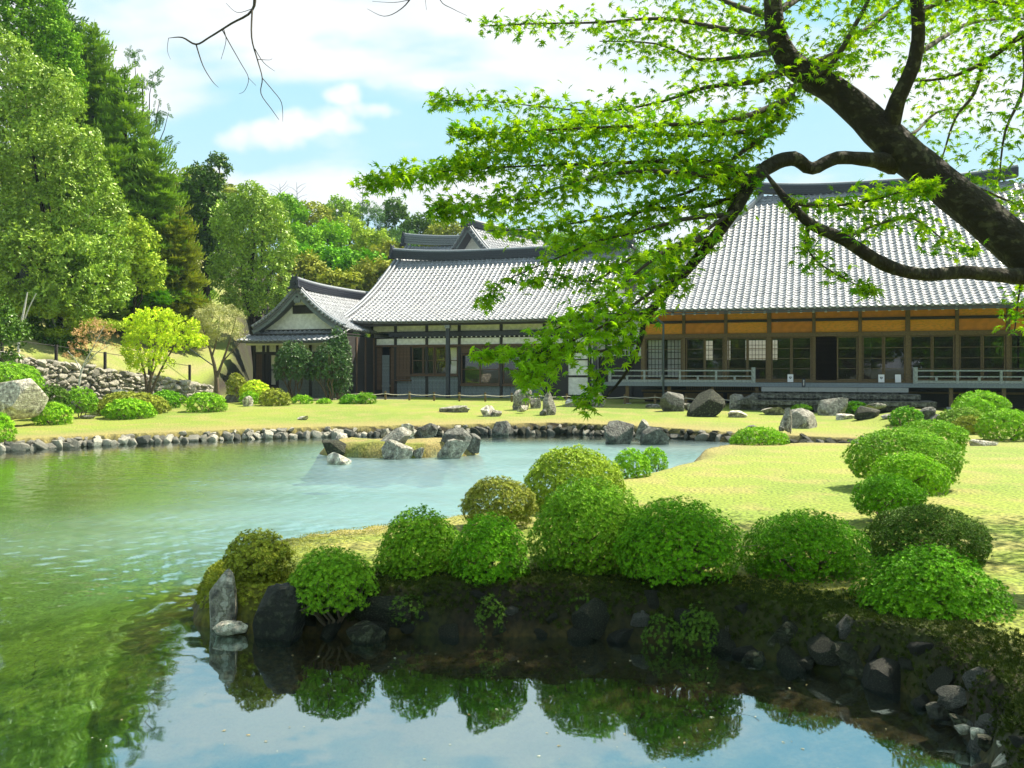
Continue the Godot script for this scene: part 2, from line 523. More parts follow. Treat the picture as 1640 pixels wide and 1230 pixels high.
# blobs in pixels: [x, y, half width, half height, extra distance]
func tree(called: String, label: String, group: String, base_px: Vector2, d: float, blobs: Array, leaf: String, size: float, dens: float, kind: String, mat_: String, trunk := 0.2, flat := 0.45, bark := "bark") -> Node3D:
	var b := at_px(base_px.x, base_px.y, d)
	var gy := hgt(b.x, b.z)
	b.y = minf(gy, b.y) - 0.1 if gy > b.y - 3.0 else b.y
	b.y = gy - 0.1
	var o := thing(called, label, "tree", b, 0, group)
	var list := []
	for k in blobs:
		var dd: float = d + (k[4] if k.size() > 4 else 0.0)
		var r: float = k[2] * dd / FPX
		list.append([at_px(k[0], k[1], dd) - b, r, k[3] * dd / FPX, r * 0.85])
	var got := scatter(list, size, dens * 2.5, -0.85, 0.50, flat, GREEN[kind], clampf(700.0 / (rng.randf_range(0.8, 1.2) * d), 8.0, 40.0))
	many("crown", LEAF[leaf + str(rng.randi() % 3)], M[mat_], got[0], got[1], o)
	if trunk > 0.0:
		var top: Vector3 = list[0][0]
		var g := Geo.new()
		g.tube(limb_path(Vector3.ZERO, top, 0.0, 6), taper(trunk, trunk * 0.35, 7), 8, 0.06)
		part("trunk", g, M[bark], o)
		for k in range(1, list.size()):
			var h := Geo.new()
			var from: Vector3 = top * rng.randf_range(0.35, 0.6)
			h.tube(limb_path(from, list[k][0], 0.0), taper(trunk * 0.5, trunk * 0.12, 6), 6)
			part("limb", h, M[bark], o)
	return o
func conifer(called: String, label: String, group: String, x: float, ytop: float, ybase: float, w: float, d: float, kind: String, size: float, dens := 1.0) -> Node3D:
	var top := at_px(x, ytop, d)
	var b := Vector3(top.x, maxf(hgt(top.x, top.z) - 0.2, -5.0), top.z)
	var o := thing(called, label, "tree", b, 0, group)
	var low := maxf(EYE + (592.0 - ybase) * d / FPX - b.y, 0.3)
	var hh := top.y - b.y
	var rw := w * 0.5 * d / FPX
	var where := []
	var tint := []
	var n := int(dens * 11.0 * rw * (hh - low) * PI / (size * size))
	for k in n:
		var t := 1.0 - sqrt(rng.randf() * 0.985)
		var tier := 0.78 + 0.22 * sin(t * (hh - low) * 5.0)
		var a := rng.randf() * TAU
		var lumpy := 1.0 + 0.22 * noise.get_noise_3d(cos(a) * 50.0 + x, t * 120.0, sin(a) * 50.0)
		var r := rw * pow(1.0 - t, 0.75) * tier * lumpy * (1.0 - 0.5 * pow(rng.randf(), 1.8)) + 0.05
		var p := Vector3(cos(a) * r, lerpf(low, hh, t), sin(a) * r)
		var out := Vector3(cos(a), rng.randf_range(-0.35, 0.45) + t * 0.5, sin(a)).normalized()
		var s := size * rng.randf_range(0.8, 1.4)
		where.append(Transform3D(Basis.looking_at(-out, Vector3.UP).scaled_local(Vector3(s, s, s)), p - out * s * 0.5))
		tint.append(vary(GREEN[kind], 0.3))
	many("crown", LEAF["spray%d" % (rng.randi() % 3)], M.needle, where, tint, o)
	var g := Geo.new()
	g.tube([Vector3.ZERO, Vector3(0.05, hh * 0.5, 0), Vector3(0, hh * 0.97, 0)], [hh * 0.02, hh * 0.012, 0.02], 7)
	part("trunk", g, M.bark, o)
	return o

# ---------------------------------------------------------------- rocks
var ICO := {}
func icosphere(level: int) -> Array:
	if ICO.has(level):
		return ICO[level]
	var out: Array
	if level == 0:
		var t := (1.0 + sqrt(5.0)) / 2.0
		var v := [Vector3(-1, t, 0), Vector3(1, t, 0), Vector3(-1, -t, 0), Vector3(1, -t, 0), Vector3(0, -1, t), Vector3(0, 1, t), Vector3(0, -1, -t), Vector3(0, 1, -t), Vector3(t, 0, -1), Vector3(t, 0, 1), Vector3(-t, 0, -1), Vector3(-t, 0, 1)]
		for i in 12:
			v[i] = v[i].normalized()
		out = [v, [0, 11, 5, 0, 5, 1, 0, 1, 7, 0, 7, 10, 0, 10, 11, 1, 5, 9, 5, 11, 4, 11, 10, 2, 10, 7, 6, 7, 1, 8, 3, 9, 4, 3, 4, 2, 3, 2, 6, 3, 6, 8, 3, 8, 9, 4, 9, 5, 2, 4, 11, 6, 2, 10, 8, 6, 7, 9, 8, 1]]
	else:
		var src := icosphere(level - 1)
		var v: Array = src[0].duplicate()
		var f := []
		var mid := {}
		var q: Array = src[1]
		for i in range(0, q.size(), 3):
			var m := []
			for k in 3:
				var a: int = q[i + k]
				var b: int = q[i + (k + 1) % 3]
				var key := mini(a, b) * 100000 + maxi(a, b)
				if not mid.has(key):
					mid[key] = v.size()
					v.append((v[a] + v[b]).normalized())
				m.append(mid[key])
			f.append_array([q[i], m[0], m[2], q[i + 1], m[1], m[0], q[i + 2], m[2], m[1], m[0], m[1], m[2]])
		out = [v, f]
	ICO[level] = out
	return out
func rock_mesh(level: int, cuts: int, seed_: int, lump := 0.12, box := 0.0) -> ArrayMesh:   # a cleft stone in a box of unit half size
	var r := RandomNumberGenerator.new()
	r.seed = seed_ * 7919 + 13
	var s := icosphere(level)
	var planes := []
	for k in cuts:
		var a := r.randf() * TAU
		var z := r.randf_range(-0.5, 1.0)
		planes.append([Vector3(sqrt(1 - z * z) * cos(a), z, sqrt(1 - z * z) * sin(a)), r.randf_range(0.46, 0.80)])
	var pts := []
	var lo := Vector3.ONE * 9.0
	var hi := -lo
	for v in s[0]:
		var p: Vector3 = v
		if box > 0.0:
			var m := maxf(absf(p.x), maxf(absf(p.y), absf(p.z)))
			p = p.lerp(p / m, box)
		p *= 1.0 + lump * (noise.get_noise_3d(p.x * 45.0 + seed_ * 17.0, p.y * 45.0, p.z * 45.0) * 1.6 + 0.6 * noise.get_noise_3d(p.x * 120.0, p.y * 120.0 + seed_ * 9.0, p.z * 120.0))
		for q in planes:
			var over: float = p.dot(q[0]) - q[1]
			if over > 0.0:
				p -= q[0] * over * 0.94
		pts.append(p)
		lo = lo.min(p); hi = hi.max(p)
	var mid := (lo + hi) * 0.5
	var half := (hi - lo) * 0.5
	for i in pts.size():
		pts[i] = (pts[i] - mid) / half
	var g := Geo.new()
	var f: Array = s[1]
	var sm := []
	sm.resize(pts.size()); sm.fill(Vector3.ZERO)
	for i in range(0, f.size(), 3):
		var nn: Vector3 = (pts[f[i + 1]] - pts[f[i]]).cross(pts[f[i + 2]] - pts[f[i]])
		for k in 3:
			sm[f[i + k]] += nn
	for i in range(0, f.size(), 3):
		var fn: Vector3 = (pts[f[i + 1]] - pts[f[i]]).cross(pts[f[i + 2]] - pts[f[i]]).normalized()
		var nr := []
		for k in 3:
			nr.append((fn * 0.8 + sm[f[i + k]].normalized() * 0.2).normalized())
		g.tri_n([pts[f[i]], pts[f[i + 1]], pts[f[i + 2]]], nr)
	return g.mesh()
func rock(x0: float, x1: float, yt: float, yb: float, d: float, mat_: String, label: String, cuts := 9, boxy := 0.25, lean := 0.0, group := "", sink := 0.25) -> Node3D:
	var cx := (x0 + x1) * 0.5
	var base := on_ground(cx, yb) if d <= 0.0 else at_px(cx, yb, d)
	if d <= 0.0:
		d = -base.z
	var sc := d / FPX
	var w := (x1 - x0) * sc
	var h := (yb - yt) * sc
	var dep := minf(w * 0.75, h * 1.6)
	var hs := h * (1.0 + sink)
	seed_no += 1
	var o := MeshInstance3D.new()
	o.mesh = rock_mesh(3, cuts + 4, seed_no, 0.17, boxy)
	o.material_override = M[mat_]
	# the mesh is unit sized: bake its size so that it keeps square textures
	o.mesh = baked(o.mesh, Transform3D(Basis(Vector3(w * 0.5, 0, 0), Vector3(lean * h * 0.5, hs * 0.5, 0), Vector3(0, 0, dep * 0.5)), Vector3(0, h - hs * 0.5, 0)))
	o.position = base + Vector3(0, 0, dep * (0.12 if d < 8.0 else 0.05 if group.ends_with("islet") else -0.35))
	put(o, "rock")
	tag(o, label, "rock", group)
	return o
var seed_no := 0
func baked(m: ArrayMesh, t: Transform3D) -> ArrayMesh:
	var a := m.surface_get_arrays(0)
	var v: PackedVector3Array = a[Mesh.ARRAY_VERTEX]
	var n: PackedVector3Array = a[Mesh.ARRAY_NORMAL]
	var nb := t.basis.inverse().transposed()
	for i in v.size():
		v[i] = t * v[i]
		n[i] = (nb * n[i]).normalized()
	a[Mesh.ARRAY_VERTEX] = v; a[Mesh.ARRAY_NORMAL] = n
	var out := ArrayMesh.new()
	out.add_surface_from_arrays(Mesh.PRIMITIVE_TRIANGLES, a)
	return out

# ---------------------------------------------------------------- tiled roofs and halls
var TILES := []
var EAVE: ArrayMesh
func make_tiles() -> void:
	for k in 3:
		var g := Geo.new()
		var n := 6
		var w := 0.285
		var prof := []
		for i in n + 1:
			var x := (i / float(n) - 0.5)
			var y := 0.027 * (exp(-pow((x - 0.30) / 0.13, 2)) * 1.7 - exp(-pow((x + 0.12) / 0.28, 2)) * 0.8) + rng.randf_range(-0.002, 0.002)
			prof.append(Vector2(x * w, y))
		var l := 0.33
		for i in n:
			var a: Vector2 = prof[i]
			var b: Vector2 = prof[i + 1]
			var lift := 0.034
			g.quad_out(Vector3(a.x, a.y, -l * 0.5), Vector3(b.x, b.y, -l * 0.5), Vector3(b.x, b.y + lift, l * 0.5), Vector3(a.x, a.y + lift, l * 0.5), Vector3.UP)
			g.quad_out(Vector3(a.x, a.y + lift, l * 0.5), Vector3(b.x, b.y + lift, l * 0.5), Vector3(b.x, b.y + lift - 0.022, l * 0.5), Vector3(a.x, a.y + lift - 0.022, l * 0.5), Vector3.BACK)
		TILES.append(g.mesh())
	var e := Geo.new()
	for k in 8:
		var a := TAU * k / 8
		var b := TAU * (k + 1) / 8
		var p := Vector3(cos(a), sin(a), 0) * 0.062
		var q := Vector3(cos(b), sin(b), 0) * 0.062
		e.quad_out(p, q, q + Vector3(0, 0, -0.14), p + Vector3(0, 0, -0.14), p + q)
		e.tri(Vector3(0, 0, 0.012), p, q)
	EAVE = e.mesh()
class Face:
	var a: Vector3
	var e: Vector3
	var up: Vector3
	var ln: float
	var l1: float
	var r1: float
	var sag: float
	var sori: float
	func _init(A: Vector3, B: Vector3, C: Vector3, D: Vector3, sag_: float, sori_: float) -> void:
		a = A; e = (B - A).normalized(); ln = A.distance_to(B); sag = sag_; sori = sori_
		l1 = (D - A).dot(e); r1 = ln + (C - B).dot(e)
		up = (D - A) - e * l1
	func at(x: float, t: float) -> Vector3:
		var s := clampf(2.0 * x / ln - 1.0, -1.2, 1.2)
		return a + e * x + up * t + Vector3.UP * (-sag * sin(PI * t) + sori * pow(absf(s), 4.0) * (1.0 - 0.4 * t))
	func basis_at(x: float, t: float) -> Basis:
		var d := (at(x, t - 0.02) - at(x, t + 0.02)).normalized()
		var ee := (at(x + 0.05, t) - at(x - 0.05, t)).normalized()
		return Basis(ee, d.cross(ee), d)
# faces: Face objects; draws tiles on those with tiled[i] and a sheet under each
func tiled_roof(parent: Node3D, faces: Array, tiled: Array, label := "") -> Node3D:
	var sheet := Geo.new()
	var spots := []
	var eaves := []
	var where := parent.transform
	for fi in faces.size():
		var f: Face = faces[fi]
		var nt := 10
		var nx := maxi(6, int(f.ln / 0.8))
		for i in nt:
			for k in nx:
				var q := []
				for c in [[i, k], [i, k + 1], [i + 1, k + 1], [i + 1, k]]:
					var t: float = c[0] / float(nt)
					var x := lerpf(f.l1 * t, lerpf(f.ln, f.r1, t), c[1] / float(nx))
					q.append(f.at(x, t))
				var nn: Vector3 = (q[1] - q[0]).cross(q[3] - q[0]).normalized()
				if nn.y < 0: nn = -nn
				sheet.quad_out(q[0] - nn * 0.03, q[1] - nn * 0.03, q[2] - nn * 0.03, q[3] - nn * 0.03, nn)
				sheet.quad_out(q[0] - nn * 0.14, q[1] - nn * 0.14, q[2] - nn * 0.14, q[3] - nn * 0.14, -nn)
				if i == 0:
					sheet.quad_out(q[0] - nn * 0.03, q[1] - nn * 0.03, q[1] - nn * 0.14, q[0] - nn * 0.14, -f.up)
				if k == 0:
					sheet.quad_out(q[0] - nn * 0.03, q[3] - nn * 0.03, q[3] - nn * 0.14, q[0] - nn * 0.14, -f.e)
				if k == nx - 1:
					sheet.quad_out(q[1] - nn * 0.03, q[2] - nn * 0.03, q[2] - nn * 0.14, q[1] - nn * 0.14, f.e)
		if not tiled[fi]:
			continue
		var rows := int(f.up.length() / 0.26)
		var cols := int(f.ln / 0.27)
		for r in rows:
			var t := (r + 0.5) / rows
			for c in cols:
				var x := (c + 0.5) / cols * f.ln
				if x < f.l1 * t - 0.08 or x > lerpf(f.ln, f.r1, t) + 0.08:
					continue
				var b := f.basis_at(x, t)
				b = b * Basis(Vector3.UP, rng.randf_range(-0.012, 0.012)) * Basis(Vector3.RIGHT, rng.randf_range(-0.02, 0.02))
				var p := f.at(x, t) + b.y * rng.randf_range(-0.004, 0.004)
				spots.append([(where * p - Vector3(0, EYE, 0)).length(), Transform3D(b, p)])
				if r == 0:
					eaves.append(Transform3D(Basis(f.e, Vector3.UP, f.e.cross(Vector3.UP)), f.at(x + 0.08, 0.0) + b.z * 0.06 + Vector3(0, 0.02, 0)))
	var roof := part("roof", sheet, M.roof_sheet, parent)
	if label: roof.set_meta("label", label)
	spots.sort_custom(func(p, q): return p[0] < q[0])
	for k in mini(300, spots.size()):
		var o := part("tile", TILES[k % 3], tile_mats[rng.randi() % tile_mats.size()], roof, spots[k][1])
	var rest := []
	var cols2 := []
	for k in range(300, spots.size()):
		rest.append(spots[k][1])
		var v := rng.randf_range(0.86, 1.06)
		cols2.append(Color(v, v, v))
	if rest.size():
		many("tiles", TILES[0], M.tile, rest, cols2, roof)
	var ec := []
	for k in eaves: ec.append(Color(0.9, 0.9, 0.9))
	many("eave_tile_ends", EAVE, M.tile, eaves, ec, roof)
	return roof
var tile_mats := []
func edge_tiles(f: Face, x: float, roof: Node3D, n: int, out: float) -> void:   # verge tiles down a gable edge, ends showing
	var w := []
	var c := []
	for i in n:
		var t := (i + 0.5) / n
		var b := f.basis_at(x, t)
		w.append(Transform3D(Basis(b.z, b.y, f.e * out), f.at(x, t) + f.e * out * 0.10 + b.y * 0.02))
		c.append(g1(0.95))
	many("verge_tile_ends", EAVE, M.tile, w, c, roof)
	var g := Geo.new()
	for row in 2:
		var pts := []
		var rr := []
		for i in 13:
			var t := i / 12.0
			var b := f.basis_at(clampf(x, 0.1, f.ln - 0.1), t)
			pts.append(f.at(x, t) + b.y * 0.06 - f.e * out * (0.02 + 0.26 * row))
			rr.append(0.075)
		g.tube(pts, rr, 7)
	part("verge", g, M.ridge_cap, roof)
func ridge_on(p: Array, h: float, w: float, side: Vector3, roof: Node3D) -> void:
	var g := Geo.new()
	g.sweep(p, w, h, side)
	var o := part("ridge", g, M.ridge, roof)
	for k in 3:
		var l := Geo.new()
		var q := []
		for v in p:
			q.append(v + Vector3(0, h * (0.22 + 0.28 * k), 0))
		l.sweep(q, w + 0.05, 0.02, side)
		part("ridge_course", l, M.ridge, o)
	var t := Geo.new()
	var q := []
	var r := []
	for v in p:
		q.append(v + Vector3(0, h + 0.05, 0)); r.append(0.10)
	t.tube(q, r, 8)
	part("ridge_cap", t, M.ridge_cap, o)
func ridge_end(at: Vector3, s: float, turn: float, roof: Node3D) -> void:   # the ornamental end tile: stepped shoulders, horned crown, boss
	var g := Geo.new()
	g.box(Vector3(0, 0.28 * s, 0), Vector3(0.62 * s, 0.56 * s, 0.16 * s))
	g.box(Vector3(0, 0.66 * s, 0), Vector3(0.44 * s, 0.24 * s, 0.14 * s))
	g.tube([Vector3(-0.34, 0.1, 0.02) * s, Vector3(-0.46, 0.0, 0.02) * s, Vector3(-0.52, 0.14, 0.02) * s], [0.10 * s, 0.09 * s, 0.03 * s], 6)
	g.tube([Vector3(0.34, 0.1, 0.02) * s, Vector3(0.46, 0.0, 0.02) * s, Vector3(0.52, 0.14, 0.02) * s], [0.10 * s, 0.09 * s, 0.03 * s], 6)
	g.tube([Vector3(-0.12, 0.76, 0) * s, Vector3(-0.2, 0.95, 0.04) * s], [0.08 * s, 0.02 * s], 6)
	g.tube([Vector3(0.12, 0.76, 0) * s, Vector3(0.2, 0.95, 0.04) * s], [0.08 * s, 0.02 * s], 6)
	g.tube([Vector3(0, 0.34, 0.0) * s, Vector3(0, 0.34, 0.16) * s], [0.17 * s, 0.13 * s], 10)
	var o := part("ridge_end_tile", g, M.ridge, roof, Transform3D(Basis(Vector3.UP, turn), at))
	o.set_meta("kind", "stuff")
func bars(list: Array) -> Geo:      # [centre, size] boxes joined
	var g := Geo.new()
	for b in list:
		g.box(b[0], b[1])
	return g
func one_box(called: String, c: Vector3, s: Vector3, m: String, parent: Node) -> MeshInstance3D:
	var g := Geo.new()
	g.box(Vector3.ZERO, s)
	return part(called, g, M[m], parent, Transform3D(Basis.IDENTITY, c))
func sash(called: String, u0: float, u1: float, y0: float, y1: float, z: float, rows: int, cols: int, wood: String, parent: Node, pane := "glass", bar := 0.025, stile := 0.05) -> void:
	var w := u1 - u0
	var h := y1 - y0
	var g := Geo.new()
	g.box(Vector3(stile * 0.5, h * 0.5, 0), Vector3(stile, h, 0.045))
	g.box(Vector3(w - stile * 0.5, h * 0.5, 0), Vector3(stile, h, 0.045))
	g.box(Vector3(w * 0.5, stile * 0.5, 0), Vector3(w - 2 * stile, stile, 0.045))
	g.box(Vector3(w * 0.5, h - stile * 0.5, 0), Vector3(w - 2 * stile, stile, 0.045))
	var ih := (h - 2 * stile) / rows
	var iw := (w - 2 * stile) / cols
	for r in range(1, rows):
		g.box(Vector3(w * 0.5, stile + ih * r, 0), Vector3(w - 2 * stile, bar, 0.03))
	for c in range(1, cols):
		g.box(Vector3(stile + iw * c, h * 0.5, 0.0), Vector3(bar, h - 2 * stile, 0.026))
	var o := part(called, g, M[wood], parent, Transform3D(Basis.IDENTITY, Vector3(u0, y0, z)))
	if pane == "glass":
		for r in rows:
			for c in cols:
				one_box("pane", Vector3(stile + iw * (c + 0.5), stile + ih * (r + 0.5), -0.004), Vector3(iw - bar * 0.5, ih - bar * 0.5, 0.005), "glass", o)
	else:
		one_box("paper", Vector3(w * 0.5, h * 0.5, -0.025), Vector3(w - stile, h - stile, 0.004), "paper", o)
func boards(u0: float, u1: float, y0: float, y1: float, z: float, m: String, parent: Node, w := 0.2) -> void:
	var n := maxi(1, int(round((u1 - u0) / w)))
	var ww := (u1 - u0) / n
	for k in n:
		one_box("board", Vector3(u0 + ww * (k + 0.5), (y0 + y1) * 0.5, z + rng.randf_range(0, 0.008)), Vector3(ww - 0.012, y1 - y0 + rng.randf_range(-0.01, 0.01), 0.025), m, parent).set_meta("kind", "thing")
func wall_u(o: Node3D, px: float) -> float:
	var k := (px - 820.0) / FPX
	var c := cos(deg_to_rad(YAW)); var s := -sin(deg_to_rad(YAW))
	return (k * -o.position.z - o.position.x) / (c + s * k)

func main_hall() -> void:
	var h := thing("main_hall", "large main hall with gold wall panels, glass doors and a steep hipped tile roof", "building", Vector3(5.63, 0, -37.5), YAW)
	var n := 11
	var bay := 1.73
	var wide := n * bay
	# roof
	var A := Vector3(-0.9, 3.95, 1.9); var B := Vector3(wide + 1.6, 3.95, 1.9)
	var C := Vector3(wide - 3.6, 10.1, -7.5); var D := Vector3(4.5, 10.1, -7.5)
	var front := Face.new(A, B, C, D, 0.42, 0.12)
	var left := Face.new(Vector3(-0.9, 3.95, -10.5), A, D, Vector3(4.5, 10.1, -7.52), 0.42, 0.12)
	var back := Face.new(Vector3(wide + 1.6, 9.0, -9.2), Vector3(2.6, 9.0, -9.2), D, C, 0.02, 0.0)  # rear slope cut short on purpose, so the sun reaches the rear paper screens
	var roof := tiled_roof(h, [front, left, back], [true, false, false], "silver grey tiled roof with a dark stacked ridge")
	var rp := []
	for i in 25:
		var x := lerpf(4.4, wide - 3.4, i / 24.0)
		rp.append(Vector3(x, 9.98 + 0.28 * pow(absf(2.0 * i / 24.0 - 1.0), 3.0), -7.5))
	ridge_on(rp, 0.42, 0.42, Vector3.BACK, roof)
	ridge_end(Vector3(4.35, 10.15, -7.5), 1.0, -PI / 2, roof)
	var hp := []
	for i in 13:
		var t := i / 12.0
		hp.append(front.at(front.l1 * t, t) + Vector3(0, 0.0, 0))
	var hg := Geo.new()
	hg.sweep(hp, 0.26, 0.2, Vector3(1, 0, 0.9))
	part("hip_ridge", hg, M.ridge_cap, roof)
	# rafters
	for k in int(wide / 0.45) + 3:
		var u := -0.75 + k * 0.45
		var g := Geo.new()
		g.bar(Vector3(u, 4.42, 0.0), Vector3(u, 3.80, 1.72), 0.08, 0.09)
		var r := part("rafter", g, M.timber, h)
		one_box("rafter_tip", Vector3(u, 3.795, 1.73), Vector3(0.085, 0.085, 0.02), "white_paint", r)
	one_box("gutter", Vector3(wide * 0.5 + 0.3, 3.79, 1.88), Vector3(wide + 2.0, 0.05, 0.09), "copper", h)
	# frame
	for k in n + 1:
		var big := k % 3 == 0
		one_box("post", Vector3(k * bay, 2.55, 0), Vector3(0.17 if big else 0.13, 3.0, 0.17), "timber", h)
	one_box("lintel", Vector3(wide * 0.5, 2.965, 0.06), Vector3(wide + 0.2, 0.17, 0.14), "beam", h)
	one_box("head_rail", Vector3(wide * 0.5, 3.56, 0.0), Vector3(wide, 0.11, 0.10), "dark_timber", h)
	one_box("top_plate", Vector3(wide * 0.5, 4.12, 0.0), Vector3(wide + 0.3, 0.2, 0.2), "beam", h)
	one_box("sill_beam", Vector3(wide * 0.5, 1.08, 0.02), Vector3(wide, 0.08, 0.15), "beam", h)
	var lower := "gogogggogogg"
	var upper := "oogoooogooog"
	for k in n:
		one_box("wall_panel", Vector3((k + 0.5) * bay, 3.275, -0.03), Vector3(bay - 0.12, 0.45, 0.05), "gold_plaster" if lower[k] == "g" else "orange_plaster", h)
		one_box("wall_panel", Vector3((k + 0.5) * bay, 3.815, -0.03), Vector3(bay - 0.12, 0.40, 0.05), "gold_plaster" if upper[k] == "g" else "orange_plaster", h)
	# glass doors, two to a bay, one left open
	for k in n * 2:
		if k == 8:
			continue
		var bu := (k / 2) * bay + 0.085
		var w := (bay - 0.17) * 0.5
		var u0 := bu + w * (k % 2)
		sash("glass_door", u0 + 0.002, u0 + w - 0.002, 1.125, 2.875, 0.02 if k % 2 else -0.03, 4, 1, "timber", h)
	# the room behind
	one_box("room_floor", Vector3(wide * 0.5, 1.0, -3.4), Vector3(wide, 0.1, 6.5), "tatami", h)
	one_box("room_ceiling", Vector3(wide * 0.5, 3.9, -3.4), Vector3(wide, 0.1, 6.4), "dark_timber", h)
	for u in [-0.05, 9.5, wide + 0.05]:
		one_box("side_wall", Vector3(u, 2.45, -3.4), Vector3(0.1, 2.75, 6.4), "brown_board", h)
	var open := [[1.80, 2.25], [2.85, 3.1], [3.75, 4.75], [5.0, 5.3]]
	var last := 0.0
	for s in open + [[wide, wide]]:
		if s[0] - last > 0.02:
			one_box("rear_wall", Vector3((last + s[0]) * 0.5, 2.45, -6.6), Vector3(s[0] - last, 2.8, 0.08), "brown_board", h)
		if s[1] > s[0]:
			one_box("rear_wall", Vector3((s[0] + s[1]) * 0.5, 1.5, -6.6), Vector3(s[1] - s[0] - 0.004, 0.98, 0.06), "brown_board", h)
			one_box("rear_wall", Vector3((s[0] + s[1]) * 0.5, 3.42, -6.6), Vector3(s[1] - s[0] - 0.004, 0.82, 0.06), "brown_board", h)
			sash("shoji_screen", s[0], s[1], 2.0, 3.0, -6.6, 4, maxi(2, int((s[1] - s[0]) / 0.16)), "dark_timber", h, "paper", 0.02, 0.03)
		last = s[1]
	sash("shoji_screen", 0.12, 0.78, 1.2, 2.85, -0.35, 6, 4, "dark_timber", h, "paper", 0.02, 0.035)
	sash("shoji_screen", 0.95, 1.62, 1.2, 2.85, -0.35, 6, 4, "dark_timber", h, "paper", 0.02, 0.035)
	# veranda
	var vw := wide + 1.4
	for k in int(vw / 0.9):
		one_box("floor_board", Vector3(-1.35 + (k + 0.5) * 0.9, 1.0, 0.86), Vector3(0.893, 0.06, 1.5), "grey_board", h)
	one_box("veranda_edge", Vector3(-1.35 + vw * 0.5, 0.93, 1.58), Vector3(vw, 0.10, 0.12), "grey_board", h)
	for k in n + 1:
		one_box("veranda_post", Vector3(k * bay - 0.4, 0.48, 1.42), Vector3(0.13, 0.85, 0.13), "timber", h)
		one_box("footing_stone", Vector3(k * bay - 0.4, 0.09, 1.42), Vector3(0.3, 0.16, 0.3), "granite", h)
	one_box("under_wall", Vector3(wide * 0.5, 0.5, -0.4), Vector3(wide, 0.86, 0.06), "dark_timber", h)
	for k in 5:
		one_box("under_panel", Vector3((k + 0.5) * bay, 0.42, 0.35), Vector3(bay - 0.16, 0.30, 0.04), "timber", h)
	one_box("under_rail", Vector3(wide * 0.5, 0.66, 0.35), Vector3(wide, 0.08, 0.09), "timber", h)
	for k in 46:
		one_box("under_slat", Vector3(1.9 + k * 0.09, 0.80, 0.3), Vector3(0.04, 0.18, 0.03), "timber", h)
	for seg in [[-1.12, 4.66], [10.5, wide]]:
		var a: float = seg[0]
		var b: float = seg[1]
		var rl := thing("veranda_railing", "weathered grey veranda railing " + ("left of the stone steps" if a < 0 else "right of the stone steps"), "railing", h.transform * Vector3(a, 1.03, 1.5), YAW, "veranda railings")
		for y in [[0.06, 0.10, 0.06], [0.26, 0.045, 0.05], [0.48, 0.055, 0.07]]:
			one_box("rail", Vector3((b - a) * 0.5, y[0], 0), Vector3(b - a, y[1], y[2]), "rail_wood", rl)
		var m := int((b - a) / 0.66)
		for k in m + 1:
			var tall := k % 2 == 0
			one_box("baluster", Vector3((b - a) * k / m, 0.245 if tall else 0.16, 0.003), Vector3(0.085, 0.50 if tall else 0.24, 0.075), "rail_wood", rl)
		one_box("newel", Vector3(0.0 if a > 0 else b - a, 0.30, 0.004), Vector3(0.15, 0.62, 0.13), "rail_wood", rl)
		if a < 0:
			one_box("newel", Vector3(0, 0.28, 0.004), Vector3(0.12, 0.56, 0.12), "rail_wood", rl)
			one_box("end_rail", Vector3(-0.02, 0.48, -0.8), Vector3(0.06, 0.055, 1.4), "rail_wood", rl)
			one_box("end_rail", Vector3(-0.02, 0.26, -0.8), Vector3(0.05, 0.045, 1.4), "rail_wood", rl)
	# downpipes
	for u in [1.15, 14.55]:
		var g := Geo.new()
		g.tube([Vector3(u - 0.25, 3.74, 1.85), Vector3(u - 0.25, 3.62, 1.85), Vector3(u, 3.40, 1.80), Vector3(u, 3.2, 1.78), Vector3(u, 0.12, 1.78)], [0.10, 0.05, 0.045, 0.045, 0.045], 8)
		part("downpipe", g, M.copper, h)
	# things on and by the veranda
	for k in 3:
		var o := thing("notice_board", ["white paper notice standing by the glass doors left of the open doorway", "white paper notice by the doors right of the open doorway", "tilted white notice next to the right end of the stone steps"][k], "notice", h.transform * Vector3([6.02, 9.42, 10.02][k], 1.045, 0.16), YAW + [0.0, 0.0, 14.0][k], "notices on the veranda")
		var lean := Basis(Vector3.RIGHT, -0.12)
		var g := Geo.new()
		g.box(Vector3(0, 0.16, 0), Vector3(0.22, 0.31, 0.012), lean)
		part("board", g, M.white_paint, o)
		if k < 2:
			var t := Geo.new()
			t.box(Vector3(0.0, 0.21, 0.004), Vector3(0.09, 0.022, 0.006), lean)
			t.box(Vector3(-0.03, 0.18, 0.008), Vector3(0.03, 0.045, 0.006), lean)
			t.box(Vector3(0.03, 0.18, 0.008), Vector3(0.03, 0.045, 0.006), lean)
			t.box(Vector3(0.0, 0.145, 0.012), Vector3(0.045, 0.03, 0.006), lean)
			part("printed_mark", t, M.ridge, o).set_meta("kind", "stuff")
	var st := thing("stone_steps", "three broad granite steps up to the veranda of the main hall", "steps", h.transform * Vector3(7.6, 0, 1.66), YAW)
	for k in 3:
		for s in 3:
			var w: float = [5.2, 5.9, 6.8][k] / 3.0
			one_box("step_stone", Vector3((s - 1) * w, [0.79, 0.56, 0.33][k], [0.32, 0.62, 0.95][k] + rng.randf_range(-0.01, 0.01)), Vector3(w - 0.012, 0.16, [0.62, 1.22, 1.88][k]), "granite" if k == 0 else "dark_rock", st)
			one_box("riser", Vector3((s - 1) * w, [0.62, 0.40, 0.16][k], [0.28, 0.55, 0.85][k]), Vector3(w - 0.02, 0.16, [0.5, 1.05, 1.6][k]), "dark_rock", st)
	var sg := thing("step_sign", "small dark blue sign with white lettering on the top stone step", "sign", h.transform * Vector3(6.55, 0.872, 2.2), YAW)
	one_box("panel", Vector3(0, 0.17, 0), Vector3(0.13, 0.34, 0.02), "ridge", sg)
	var wr := Geo.new()
